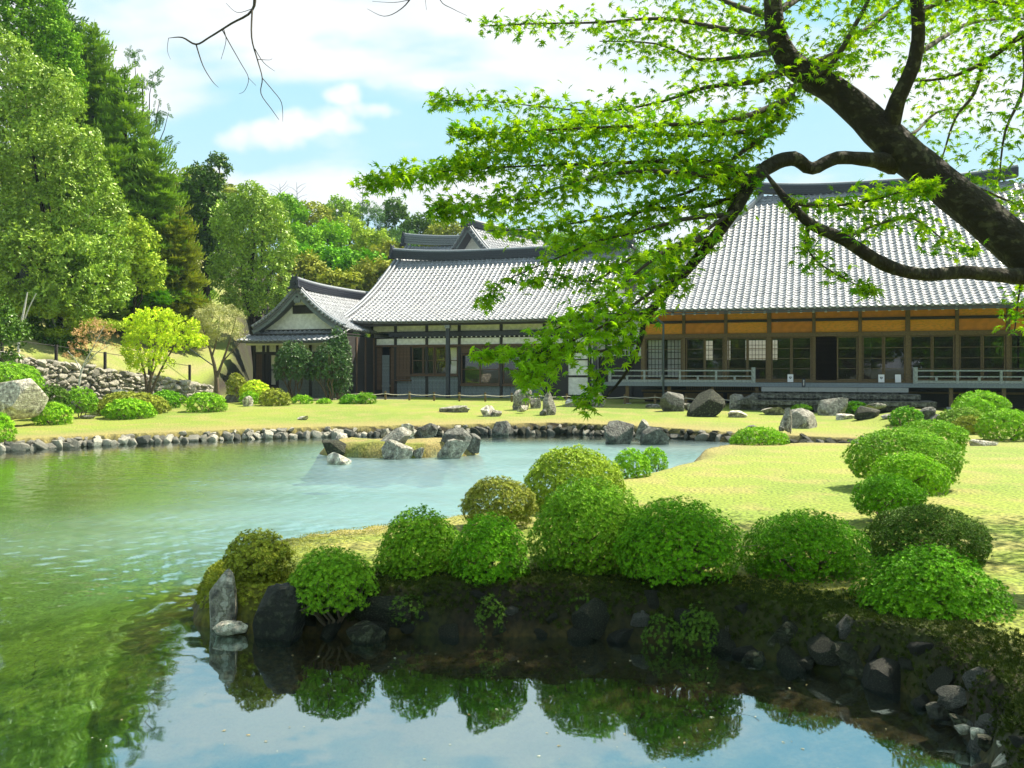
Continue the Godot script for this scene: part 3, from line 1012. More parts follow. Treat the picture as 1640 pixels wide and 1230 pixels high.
	for k in 4:
		wr.box(Vector3(0, 0.27 - k * 0.055, 0.013), Vector3(0.045, 0.012, 0.005))
		wr.box(Vector3(0.004, 0.25 - k * 0.055, 0.013), Vector3(0.012, 0.026, 0.006))
	part("lettering", wr, M.white_paint, sg).set_meta("kind", "stuff")

func middle_hall() -> void:
	var h := thing("middle_hall", "lower white plastered hall with brown windows and a long gabled tile roof", "building", Vector3(-7.3, 0, -45.45), YAW)
	var L := 11.8
	var A := Vector3(-1.15, 3.95, 1.25); var B := Vector3(L + 0.75, 3.95, 1.25)
	var C := Vector3(L + 0.75, 7.75, -5.0); var D := Vector3(-1.15, 7.75, -5.0)
	var front := Face.new(A, B, C, D, 0.33, 0.16)
	var back := Face.new(Vector3(L + 0.75, 3.95, -11.25), Vector3(-1.15, 3.95, -11.25), D, C, 0.33, 0.16)
	var roof := tiled_roof(h, [front, back], [true, false], "pale silver tiled roof with a dark curved ridge")
	edge_tiles(front, 0.0, roof, 26, -1.0)
	edge_tiles(front, front.ln, roof, 26, 1.0)
	edge_tiles(back, back.ln, roof, 26, 1.0)
	var rp := []
	for i in 21:
		var x := lerpf(-1.25, L + 0.85, i / 20.0)
		rp.append(Vector3(x, 7.70 + 0.30 * pow(absf(2.0 * i / 20.0 - 1.0), 3.0), -5.0))
	ridge_on(rp, 0.44, 0.36, Vector3.BACK, roof)
	ridge_end(Vector3(-1.32, 7.95, -5.0), 0.9, -PI / 2, roof)
	ridge_end(Vector3(L + 0.92, 7.95, -5.0), 0.9, PI / 2, roof)
	# gable walls and back
	for u in [-0.03, L + 0.03]:
		var g := Geo.new()
		g.box(Vector3(u, 2.0, -5.0), Vector3(0.1, 4.0, 9.9))
		for s in [-1.0, 1.0]:
			for k in 5:
				var z := 0.0 + 1.0 * k
				g.box(Vector3(u, 4.0 + (5.0 - z - 0.5) * 0.30, -5.0 + s * (z + 0.5)), Vector3(0.1, (5.0 - z - 0.5) * 0.60, 1.0))
		part("gable_wall", g, M.plaster, h).set_meta("kind", "stuff")
	one_box("rear_wall", Vector3(L * 0.5, 2.0, -9.9), Vector3(L, 4.0, 0.1), "plaster", h)
	one_box("ceiling", Vector3(L * 0.5, 3.9, -5.0), Vector3(L, 0.08, 9.7), "dark_timber", h)
	one_box("room_floor", Vector3(L * 0.5, 0.7, -5.0), Vector3(L, 0.1, 9.7), "tatami", h)
	one_box("inner_wall", Vector3(L * 0.5, 2.2, -3.5), Vector3(L - 0.2, 3.2, 0.08), "dark_timber", h)
	# pixels of the facade's posts
	var us := []
	for px in [596.0, 634.0, 684.0, 736.0, 803.0, 872.0, 908.0, 944.0]:
		us.append(wall_u(h, px))
	for k in us.size():
		one_box("post", Vector3(us[k], 2.0, 0.0), Vector3(0.14, 4.1, 0.14), "dark_timber", h)
	for k in us.size() - 1:
		var a: float = us[k] + 0.07
		var b: float = us[k + 1] - 0.07
		one_box("plaster_panel", Vector3((a + b) * 0.5, 3.75, -0.02), Vector3(b - a, 0.5, 0.06), "plaster", h)
		one_box("plaster_panel", Vector3((a + b) * 0.5, 2.98, -0.02), Vector3(b - a, 0.32, 0.06), "plaster", h)
	one_box("tie_beam", Vector3(L * 0.5 + 0.6, 3.34, 0.12), Vector3(L - 1.0, 0.24, 0.16), "ridge", h)
	for k in 40:
		one_box("bracket_tip", Vector3(1.9 + k * 0.25, 3.19, 0.16), Vector3(0.06, 0.05, 0.05), "white_paint", h)
	one_box("window_head", Vector3(L * 0.5, 2.77, 0.05), Vector3(L, 0.10, 0.12), "brown_board", h)
	# bay 0: plank door and grey door leaf, shutter box
	boards(us[0] + 0.07, us[0] + 0.55, 0.5, 2.7, -0.02, "brown_board", h)
	boards(us[0] + 0.60, us[1] - 0.35, 0.25, 2.3, 0.03, "grey_board", h, 0.42)
	boards(us[1] - 0.3, us[1] - 0.07, 0.2, 2.7, 0.0, "brown_board", h)
	boards(us[1] + 0.07, us[1] + 0.85, 1.05, 2.72, 0.06, "brown_board", h, 0.22)
	one_box("shutter_box_base", Vector3(us[1] + 0.45, 1.0, 0.06), Vector3(0.9, 0.07, 0.16), "brown_board", h)
	# bays 1-2: windows over grey siding
	var w0: float = us[1] + 0.9
	for k in 4:
		var ww: float = (us[3] - 0.07 - w0) / 4.0
		sash("window", w0 + ww * k + 0.003, w0 + ww * (k + 1) - 0.003, 1.3, 2.72, 0.03 if k % 2 else -0.03, 2, 1, "brown_board", h, "glass", 0.04, 0.06)
	for k in 5:
		var cu := Geo.new()
		cu.tube([Vector3(us[3] - 0.55 + k * 0.09, 2.7, -0.25), Vector3(us[3] - 0.50 + k * 0.07, 1.9, -0.27), Vector3(us[3] - 0.56 + k * 0.06, 1.32, -0.25)], [0.07, 0.06, 0.05], 6)
		part("curtain_fold", cu, M.curtain, h)
	one_box("window_sill", Vector3((us[1] + us[3]) * 0.5, 1.26, 0.05), Vector3(us[3] - us[1] - 0.14, 0.09, 0.13), "brown_board", h)
	boards(us[1] + 0.07, us[3] - 0.07, 0.1, 1.21, 0.0, "grey_board", h)
	# bays 3-4: tall windows
	for b in [3, 4]:
		var a0: float = us[b] + 0.07
		var a1: float = us[b + 1] - 0.07
		boards(a0, a1, 2.36, 2.72, -0.01, "brown_board", h, 0.5)
		for k in 2:
			var ww := (a1 - a0) / 2.0
			sash("window", a0 + ww * k + 0.003, a0 + ww * (k + 1) - 0.003, 0.82, 2.32, 0.03 if k else -0.03, 2, 1, "brown_board", h, "glass", 0.04, 0.06)
		one_box("window_sill", Vector3((a0 + a1) * 0.5, 0.78, 0.05), Vector3(a1 - a0, 0.08, 0.13), "brown_board", h)
		boards(a0, a1, 0.1, 0.73, 0.0, "grey_board", h)
	# bays 5-6: plaster with dark framing, one dark doorway
	one_box("doorway_board", Vector3((us[5] + us[6]) * 0.5, 1.4, -0.05), Vector3(us[6] - us[5] - 0.14, 2.6, 0.04), "dark_timber", h)
	for y in [[0.35, 1.18], [1.28, 2.0], [2.06, 2.7]]:
		one_box("plaster_panel", Vector3((us[6] + us[7]) * 0.5, (y[0] + y[1]) * 0.5, -0.02), Vector3(us[7] - us[6] - 0.14, y[1] - y[0], 0.05), "plaster", h)
	for y in [0.30, 1.23, 2.03]:
		one_box("wall_rail", Vector3((us[6] + us[7]) * 0.5, y, 0.0), Vector3(us[7] - us[6] - 0.14, 0.06, 0.08), "dark_timber", h)
	one_box("plaster_panel", Vector3((us[7] + L) * 0.5 + 0.06, 2.0, -0.02), Vector3(L - us[7] - 0.1, 3.8, 0.05), "plaster", h)
	# free standing eave posts with pale brackets
	for px in [722.0, 952.0]:
		var u := wall_u(h, px) + 0.25
		one_box("eave_post", Vector3(u, 1.95, 0.95), Vector3(0.17, 3.6, 0.17), "ridge", h)
		one_box("post_bracket", Vector3(u, 3.66, 0.95), Vector3(0.26, 0.16, 0.26), "ridge_cap", h)
	one_box("eave_beam", Vector3(L * 0.5, 3.80, 0.95), Vector3(L + 1.2, 0.12, 0.14), "dark_timber", h)

func gable_house(called: String, label: String, at: Vector3, turn: float, hw: float, eave: float, apex: float, ln: float, ext: float, tiled := true) -> Array:
	var h := thing(called, label, "building", at, turn)
	var r := Face.new(Vector3(hw, eave, ext), Vector3(hw, eave, -ln), Vector3(0, apex, -ln), Vector3(0, apex, ext), 0.2, 0.16)
	var l := Face.new(Vector3(-hw, eave, -ln), Vector3(-hw, eave, ext), Vector3(0, apex, ext), Vector3(0, apex, -ln), 0.2, 0.16)
	var roof := tiled_roof(h, [r, l], [tiled, false])
	edge_tiles(r, 0.0, roof, 13, -1.0)
	edge_tiles(l, l.ln, roof, 13, 1.0)
	var rp := []
	for i in 13:
		rp.append(Vector3(0, apex - 0.04 + 0.18 * pow(absf(2.0 * i / 12.0 - 1.0), 3.0), lerpf(ext + 0.1, -ln, i / 12.0)))
	ridge_on(rp, 0.36, 0.3, Vector3.RIGHT, roof)
	ridge_end(Vector3(0, apex + 0.02, ext + 0.14), 0.75, 0.0, roof)
	# gable triangle and the pale barge boards under the verge
	var w := Geo.new()
	var prev := []
	for i in 9:
		var t := i / 8.0
		var q := l.at(l.ln, t)
		var cur := [Vector3(q.x, q.y - 0.16, 0.0), Vector3(-q.x, q.y - 0.16, 0.0), Vector3(q.x, q.y - 0.16, -0.12), Vector3(-q.x, q.y - 0.16, -0.12)]
		if prev.size():
			w.quad_out(prev[0], prev[1], cur[1], cur[0], Vector3.BACK)
			w.quad_out(prev[2], prev[3], cur[3], cur[2], Vector3.FORWARD)
		prev = cur
	part("gable_wall", w, M.plaster, h)
	for s in [-1.0, 1.0]:
		var b := Geo.new()
		for i in 8:
			var p := l.at(l.ln, i / 8.0)
			var q := l.at(l.ln, (i + 1) / 8.0)
			b.bar(Vector3(p.x * -s, p.y - 0.24, ext - 0.06), Vector3(q.x * -s, q.y - 0.24, ext - 0.06), 0.06, 0.2)
		part("barge_board", b, M.grey_board, h).set_meta("kind", "stuff")
	return [h, roof]

func small_houses() -> void:
	var at := at_px(487, 592, 43.6)
	at.y = 0.0
	var got := gable_house("gabled_house", "small dark timber house with white gable at the foot of the hill", at, YAW, 2.55, 3.5, 5.5, 8.5, 0.7)
	var h: Node3D = got[0]
	var roof: Node3D = got[1]
	one_box("gable_vent", Vector3(0.05, 4.55, 0.03), Vector3(1.35, 0.42, 0.05), "dark_timber", h)
	one_box("gable_pendant", Vector3(0.0, 4.98, 0.62), Vector3(0.36, 0.26, 0.06), "grey_board", h)
	one_box("gable_tie", Vector3(0, 3.48, 0.03), Vector3(4.3, 0.16, 0.1), "dark_timber", h)
	var skirt := Face.new(Vector3(-2.85, 2.95, 1.55), Vector3(2.6, 2.95, 1.55), Vector3(2.4, 3.5, 0.02), Vector3(-2.5, 3.5, 0.02), 0.04, 0.05)
	var sk := tiled_roof(h, [skirt], [true], "shallow tiled skirt roof below the gable")
	# walls
	var W := 2.65
	one_box("side_wall", Vector3(-W, 1.5, -4.0), Vector3(0.1, 3.4, 8.6), "brown_board", h)
	one_box("side_wall", Vector3(W - 0.1, 1.5, -4.0), Vector3(0.1, 3.4, 8.6), "dark_timber", h)
	for k in 8:
		one_box("wall_batten", Vector3(W - 0.03, 1.5, -0.6 - k * 0.9), Vector3(0.06, 3.3, 0.1), "brown_board", h)
	one_box("inner_wall", Vector3(0, 1.6, -1.2), Vector3(5.1, 3.2, 0.06), "dark_timber", h)
	one_box("ceiling", Vector3(0, 3.3, -0.2), Vector3(5.2, 0.06, 1.9), "dark_timber", h)
	var u := [-2.65, -2.1, -1.85, -1.3, -0.6, 0.6, 1.7, 2.5]
	for k in u.size():
		one_box("post", Vector3(u[k], 1.5, 0.35), Vector3(0.13, 2.9, 0.13), "dark_timber", h)
	for k in u.size() - 1:
		one_box("plaster_panel", Vector3((u[k] + u[k + 1]) * 0.5, 2.62, 0.33), Vector3(u[k + 1] - u[k] - 0.135, 0.36, 0.05), "plaster", h)
	one_box("head_beam", Vector3(0, 2.38, 0.37), Vector3(5.3, 0.09, 0.12), "dark_timber", h)
	boards(-2.58, -2.17, 0.3, 2.33, 0.33, "brown_board", h, 0.14)
	boards(-2.03, -1.92, 0.3, 2.33, 0.33, "dark_timber", h, 0.12)
	sash("window", -1.78, -1.37, 0.75, 2.32, 0.33, 2, 1, "dark_timber", h, "glass", 0.05, 0.05)
	one_box("curtain", Vector3(-1.58, 1.55, 0.2), Vector3(0.38, 1.5, 0.02), "curtain", h)
	boards(-1.78, -1.37, 0.1, 0.7, 0.33, "brown_board", h, 0.14)
	for k in [3, 4, 5, 6]:
		boards(u[k] + 0.07, u[k + 1] - 0.07, 1.25, 2.33, 0.33, "brown_board", h, 0.2)
		boards(u[k] + 0.07, u[k + 1] - 0.07, 0.1, 1.2, 0.34, "grey_board", h, 0.2)
	one_box("skirt_beam", Vector3(0, 2.80, 1.0), Vector3(5.3, 0.1, 0.1), "white_paint", h)
	# the roofs of the buildings behind
	var p := at_px(652, 592, 60.0)
	p.y = 0.0
	var r1 := thing("rear_hall", "further hall whose ridge shows above the left end of the middle roof", "building", p, YAW)
	var f := Face.new(Vector3(-0.6, 7.1, 3.2), Vector3(7.0, 7.1, 3.2), Vector3(7.0, 10.1, -1.2), Vector3(-0.6, 10.1, -1.2), 0.15, 0.2)
	var fb := Face.new(Vector3(7.0, 7.1, -5.6), Vector3(-0.6, 7.1, -5.6), Vector3(-0.6, 10.1, -1.2), Vector3(7.0, 10.1, -1.2), 0.15, 0.2)
	var rf := tiled_roof(r1, [f, fb], [true, false])
	var rp := []
	for i in 9:
		rp.append(Vector3(lerpf(-0.7, 4.2, i / 8.0), 10.08 + 0.35 * pow(1.0 - i / 8.0, 2.0), -1.2))
	ridge_on(rp, 0.55, 0.36, Vector3.BACK, rf)
	for m in rf.get_children():
		if m.name.begins_with("ridge") and m is MeshInstance3D: m.material_override = M.ridge_cap
	ridge_end(Vector3(-0.8, 10.2, -1.2), 1.1, -PI / 2, rf)
	edge_tiles(f, 0.0, rf, 18, -1.0)
	one_box("wall", Vector3(3.2, 3.3, -1.2), Vector3(6.6, 6.6, 7.0), "plaster", r1)
	p = at_px(762, 592, 56.0)
	p.y = 0.0
	var g2 := gable_house("rear_gable", "tall gable roof rising behind the ridge of the middle hall", p, YAW - 22.0, 2.9, 7.9, 10.6, 6.5, 0.8)
	one_box("wall", Vector3(0, 3.9, -3.2), Vector3(4.4, 7.8, 6.3), "plaster", g2[0])
	# white plastered link between the halls
	p = at_px(984, 592, 42.2)
	p.y = 0.0
	var lk := thing("link_building", "narrow white plastered passage building between the two halls", "building", p, YAW)
	one_box("plaster_wall", Vector3(0, 3.15, 0), Vector3(3.2, 1.9, 0.2), "plaster", lk)
	one_box("dark_wall", Vector3(0, 1.1, 0.02), Vector3(3.2, 2.2, 0.2), "dark_timber", lk)
	one_box("plaster_wall", Vector3(1.6, 3.15, -2.0), Vector3(0.2, 1.9, 3.8), "plaster", lk)
	one_box("roof", Vector3(0, 4.2, -1.6), Vector3(3.8, 0.14, 4.4), "ridge", lk)
	for k in 2:
		sash("window", -0.35 + k * 0.68, 0.29 + k * 0.68, 2.22, 2.98, 0.14, 3, 3, "white_paint", lk, "glass", 0.03, 0.04)
	one_box("window_backing", Vector3(0.32, 2.6, 0.106), Vector3(1.34, 0.8, 0.01), "dark_timber", lk)
	for k in 3:
		one_box("post", Vector3(-1.55 + k * 1.2, 2.05, 0.16), Vector3(0.12, 4.1, 0.1), "dark_timber", lk)

# ---------------------------------------------------------------- ground, water, sky
func sky_image() -> Image:
	var w := 2560
	var h := 1280
	var im := Image.create(w, h, false, Image.FORMAT_RGBF)
	var f := FastNoiseLite.new()
	f.seed = 5; f.frequency = 0.9; f.fractal_octaves = 7; f.fractal_gain = 0.55
	var e := FastNoiseLite.new()
	e.seed = 8; e.frequency = 6.0; e.fractal_octaves = 6
	var puffs := [[598.0, 132.0, 34.0, 20.0], [560.0, 150.0, 40.0, 22.0], [690.0, 130.0, 44.0, 14.0], [600.0, 178.0, 62.0, 20.0], [520.0, 200.0, 90.0, 30.0], [420.0, 220.0, 80.0, 34.0], [330.0, 290.0, 90.0, 26.0]]
	for y in h:
		var th := (y + 0.5) / h * PI
		var up := cos(th)
		var base := Color(0.11, 0.295, 0.40).lerp(Color(0.275, 0.39, 0.43), pow(clampf(1.0 - up, 0, 1), 3.0))
		if up < -0.02:
			im.fill_rect(Rect2i(0, y, w, 1), Color(0.15, 0.18, 0.13))
			continue
		for x in w:
			var ph := (x + 0.5) / w * TAU
			var d := Vector3(sin(ph) * sin(th), up, -cos(ph) * sin(th))
			var q := Vector2(d.x, d.z) / (maxf(up, 0.0) + 0.30)
			var n := f.get_noise_2d(q.x * 1.1 + 3.1, q.y * 2.6) + 0.0 + 0.25 * e.get_noise_3dv(d * 0.9)
			var c := clampf(0.5 + n * 1.7, 0.0, 1.0)
			c = c * c * (3.0 - 2.0 * c)
			c = lerpf(c, 1.0, 0.35 * pow(1.0 - clampf(up, 0, 1), 6.0))
			if d.z < -0.3:
				var px := 820.0 + FPX * d.x / -d.z
				var py := 592.0 + FPX * d.y / d.z
				for p in puffs:
					var r := pow((px - p[0]) / p[2], 2.0) + pow((py - p[1]) / p[3], 2.0)
					if r < 3.5:
						c = maxf(c, clampf(1.1 - r + 1.5 * e.get_noise_3dv(d * 2.4), 0.0, 1.0))
			var cloud := Color(0.39, 0.405, 0.415).lerp(Color(0.44, 0.44, 0.44), clampf(0.5 + e.get_noise_3dv(d * 1.3), 0, 1))
			im.set_pixel(x, y, base.lerp(cloud, 0.12 + c * 0.82))
	return im
func build_ground() -> void:
	var xs := []
	var zs := []
	for seg in [[-400.0, -140.0, 26.0], [-140.0, -40.0, 5.0], [-40.0, -16.0, 0.7], [-16.0, -3.6, 0.22], [-3.6, 4.6, 0.09], [4.6, 11.0, 0.22], [11.0, 40.0, 0.9], [40.0, 140.0, 6.0], [140.0, 400.0, 26.0]]:
		var n := int(ceil((seg[1] - seg[0]) / seg[2]))
		for k in n: xs.append(lerpf(seg[0], seg[1], k / float(n)))
	xs.append(400.0)
	for seg in [[-60.0, -10.0, 5.0], [-10.0, 3.0, 0.6], [3.0, 8.6, 0.08], [8.6, 22.0, 0.22], [22.0, 29.0, 0.14], [29.0, 40.0, 0.4], [40.0, 140.0, 1.8], [140.0, 700.0, 40.0]]:
		var n := int(ceil((seg[1] - seg[0]) / seg[2]))
		for k in n: zs.append(-lerpf(seg[0], seg[1], k / float(n)))
	zs.append(-700.0)
	var nx := xs.size()
	var nz := zs.size()
	var v := PackedVector3Array(); v.resize(nx * nz)
	var nn := PackedVector3Array(); nn.resize(nx * nz)
	var cc := PackedColorArray(); cc.resize(nx * nz)
	for j in nz:
		for i in nx:
			v[j * nx + i] = Vector3(xs[i], hgt(xs[i], zs[j]), zs[j])
	for j in nz:
		for i in nx:
			var a := v[j * nx + maxi(i - 1, 0)]; var b := v[j * nx + mini(i + 1, nx - 1)]
			var c := v[maxi(j - 1, 0) * nx + i]; var d := v[mini(j + 1, nz - 1) * nx + i]
			var nrm := (d - c).cross(b - a).normalized()
			if nrm.y < 0: nrm = -nrm
			nn[j * nx + i] = nrm
			var p := v[j * nx + i]
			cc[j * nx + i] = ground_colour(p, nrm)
	var idx := PackedInt32Array()
	for j in nz - 1:
		for i in nx - 1:
			var a := j * nx + i
			idx.append_array([a, a + nx, a + 1, a + 1, a + nx, a + nx + 1])
	var ar := []
	ar.resize(Mesh.ARRAY_MAX)
	ar[Mesh.ARRAY_VERTEX] = v; ar[Mesh.ARRAY_NORMAL] = nn; ar[Mesh.ARRAY_COLOR] = cc; ar[Mesh.ARRAY_INDEX] = idx
	var m := ArrayMesh.new()
	m.add_surface_from_arrays(Mesh.PRIMITIVE_TRIANGLES, ar)
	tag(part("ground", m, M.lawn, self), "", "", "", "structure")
func ground_colour(p: Vector3, nrm: Vector3) -> Color:
	var n1 := noise.get_noise_2d(p.x * 9.0, p.z * 9.0)
	var n2 := noise.get_noise_2d(p.x * 40.0 + 9.0, p.z * 40.0)
	var lawn := Color(0.33, 0.41, 0.045).lerp(Color(0.25, 0.36, 0.035), clampf(0.5 + n1 * 1.4, 0, 1))
	lawn = lawn.lerp(Color(0.43, 0.38, 0.12), clampf(n2 * 1.8, 0, 0.7))
	var d := -p.z
	var sd := pond_sd(p.x, p.z)
	var dry := Color(0.42, 0.34, 0.13)
	if d > 20.0:
		lawn = lawn.lerp(dry, sst(2.6, 0.5, sd + n2) * 0.8)
	else:
		lawn = lawn.lerp(dry, sst(1.3, 0.2, sd + n2 * 0.6) * (0.85 if p.x < 6.0 and d > 9.0 else 0.25))
	if d > 60.0 or p.x < -23.0:
		lawn = Color(0.07, 0.085, 0.02)
	elif p.x < -12.5 and p.y > 0.35:
		lawn = Color(0.32, 0.40, 0.07).lerp(Color(0.42, 0.40, 0.17), clampf(0.5 + n2 * 1.5, 0, 1))
	elif p.x < -5.0 and d > 40.0 or d > 44.0:
		lawn = Color(0.40, 0.37, 0.30)
	var isl := pow((p.x + 2.75) / 2.1, 2.0) + pow((p.z + 21.4) / 1.4, 2.0)
	if isl < 1.3 and p.y > -0.52:
		return Color(0.40, 0.33, 0.12).lerp(Color(0.28, 0.31, 0.05), clampf(0.3 + n2 * 2.0, 0, 1))
	var dk := sst(-3.1, -2.2, p.x) * sst(10.0, 8.0, d)  # near bed darkened by position: the shade there is put into its colour
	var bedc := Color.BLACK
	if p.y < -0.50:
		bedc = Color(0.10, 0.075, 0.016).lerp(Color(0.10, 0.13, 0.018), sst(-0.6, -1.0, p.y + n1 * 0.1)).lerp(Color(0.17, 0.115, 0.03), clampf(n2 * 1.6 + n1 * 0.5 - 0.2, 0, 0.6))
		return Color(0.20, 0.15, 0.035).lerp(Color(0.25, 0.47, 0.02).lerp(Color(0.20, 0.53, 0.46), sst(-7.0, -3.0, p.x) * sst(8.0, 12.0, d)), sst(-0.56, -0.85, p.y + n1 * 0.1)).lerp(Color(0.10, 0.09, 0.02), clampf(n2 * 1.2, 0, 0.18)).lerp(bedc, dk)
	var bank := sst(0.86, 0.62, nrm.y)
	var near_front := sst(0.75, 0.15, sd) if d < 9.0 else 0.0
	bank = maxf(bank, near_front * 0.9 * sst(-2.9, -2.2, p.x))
	var moss := Color(0.045, 0.055, 0.007).lerp(Color(0.035, 0.024, 0.013), clampf(0.5 + n2 * 1.8, 0, 1))  # moss and soil, both darkened to carry the near bank's shade in the colour
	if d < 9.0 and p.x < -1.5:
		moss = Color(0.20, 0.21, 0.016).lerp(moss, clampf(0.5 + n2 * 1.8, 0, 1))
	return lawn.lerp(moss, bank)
func build_water() -> void:
	var x0 := -24.0; var x1 := 13.0; var z0 := 2.0; var z1 := -31.0
	var xs := []
	for k in 480: xs.append(lerpf(x0, x1, k / 479.0))
	var zs := []
	for k in 420: zs.append(lerpf(z0, z1, k / 419.0))
	var im := Image.create(256, 256, false, Image.FORMAT_L8)     # how finely the breeze roughens the surface
	for j in 256:
		for i in 256:
			var x := lerpf(x0, x1, i / 255.0)
			var d := -lerpf(z0, z1, j / 255.0)
			var r := 0.03 + 0.30 * sst(7.0, 10.5, d) * sst(27.5, 22.0, d) * sst(-9.5, -3.0, x + maxf(0.0, 14.0 - d) * 0.35) * (0.85 + 0.2 * noise.get_noise_2d(x * 5.0, d * 14.0))
			r += 0.06 * sst(6.0, 12.0, d)
			im.set_pixel(i, j, g1(clampf(r, 0.0, 1.0)))
	M.water.roughness_texture = ImageTexture.create_from_image(im)
	var v := PackedVector3Array()
	var uv := PackedVector2Array()
	var nn := PackedVector3Array()
	for z in zs:
		for x in xs:
			v.append(Vector3(x, WATER, z))
			uv.append(Vector2((x - x0) / (x1 - x0), (z - z0) / (z1 - z0)))
			# ruffled by the breeze in the middle, calm in the lee of the near bank and under the trees
			var d: float = -z
			var amp := 0.003 + 0.075 * sst(6.5, 9.0, d) * sst(26.0, 20.0, d) * sst(-10.0, -3.5, x + maxf(0.0, 14.0 - d) * 0.35) * (0.6 + 0.8 * noise.get_noise_2d(x * 6.0, z * 9.0))
			amp += 0.008 * sst(5.0, 9.0, d)
			var gx := 0.0
			var gz := 0.0
			var warp := 5.0 * noise.get_noise_2d(x * 18.0, z * 18.0)
			for k in 5:
				var a: float = [0.3, 1.1, -0.5, 1.9, 0.75][k]
				var f: float = [19.0, 28.0, 23.5, 13.0, 33.0][k]
				var ph: float = (x * cos(a) + z * sin(a)) * f + warp * (1.0 + 0.35 * k)
				gx += cos(ph) * cos(a); gz += cos(ph) * sin(a)
			nn.append(Vector3(-gx * amp, 1.0, -gz * amp * 1.4).normalized())
	var idx := PackedInt32Array()
	for j in 419:
		for i in 479:
			var a := j * 480 + i
			idx.append_array([a, a + 480, a + 1, a + 1, a + 480, a + 481])
	var ar := []
	ar.resize(Mesh.ARRAY_MAX)
	ar[Mesh.ARRAY_VERTEX] = v; ar[Mesh.ARRAY_NORMAL] = nn; ar[Mesh.ARRAY_TEX_UV] = uv; ar[Mesh.ARRAY_INDEX] = idx
	var m := ArrayMesh.new()
	m.add_surface_from_arrays(Mesh.PRIMITIVE_TRIANGLES, ar)
	tag(part("pond_water", m, M.water, self), "", "", "", "structure")

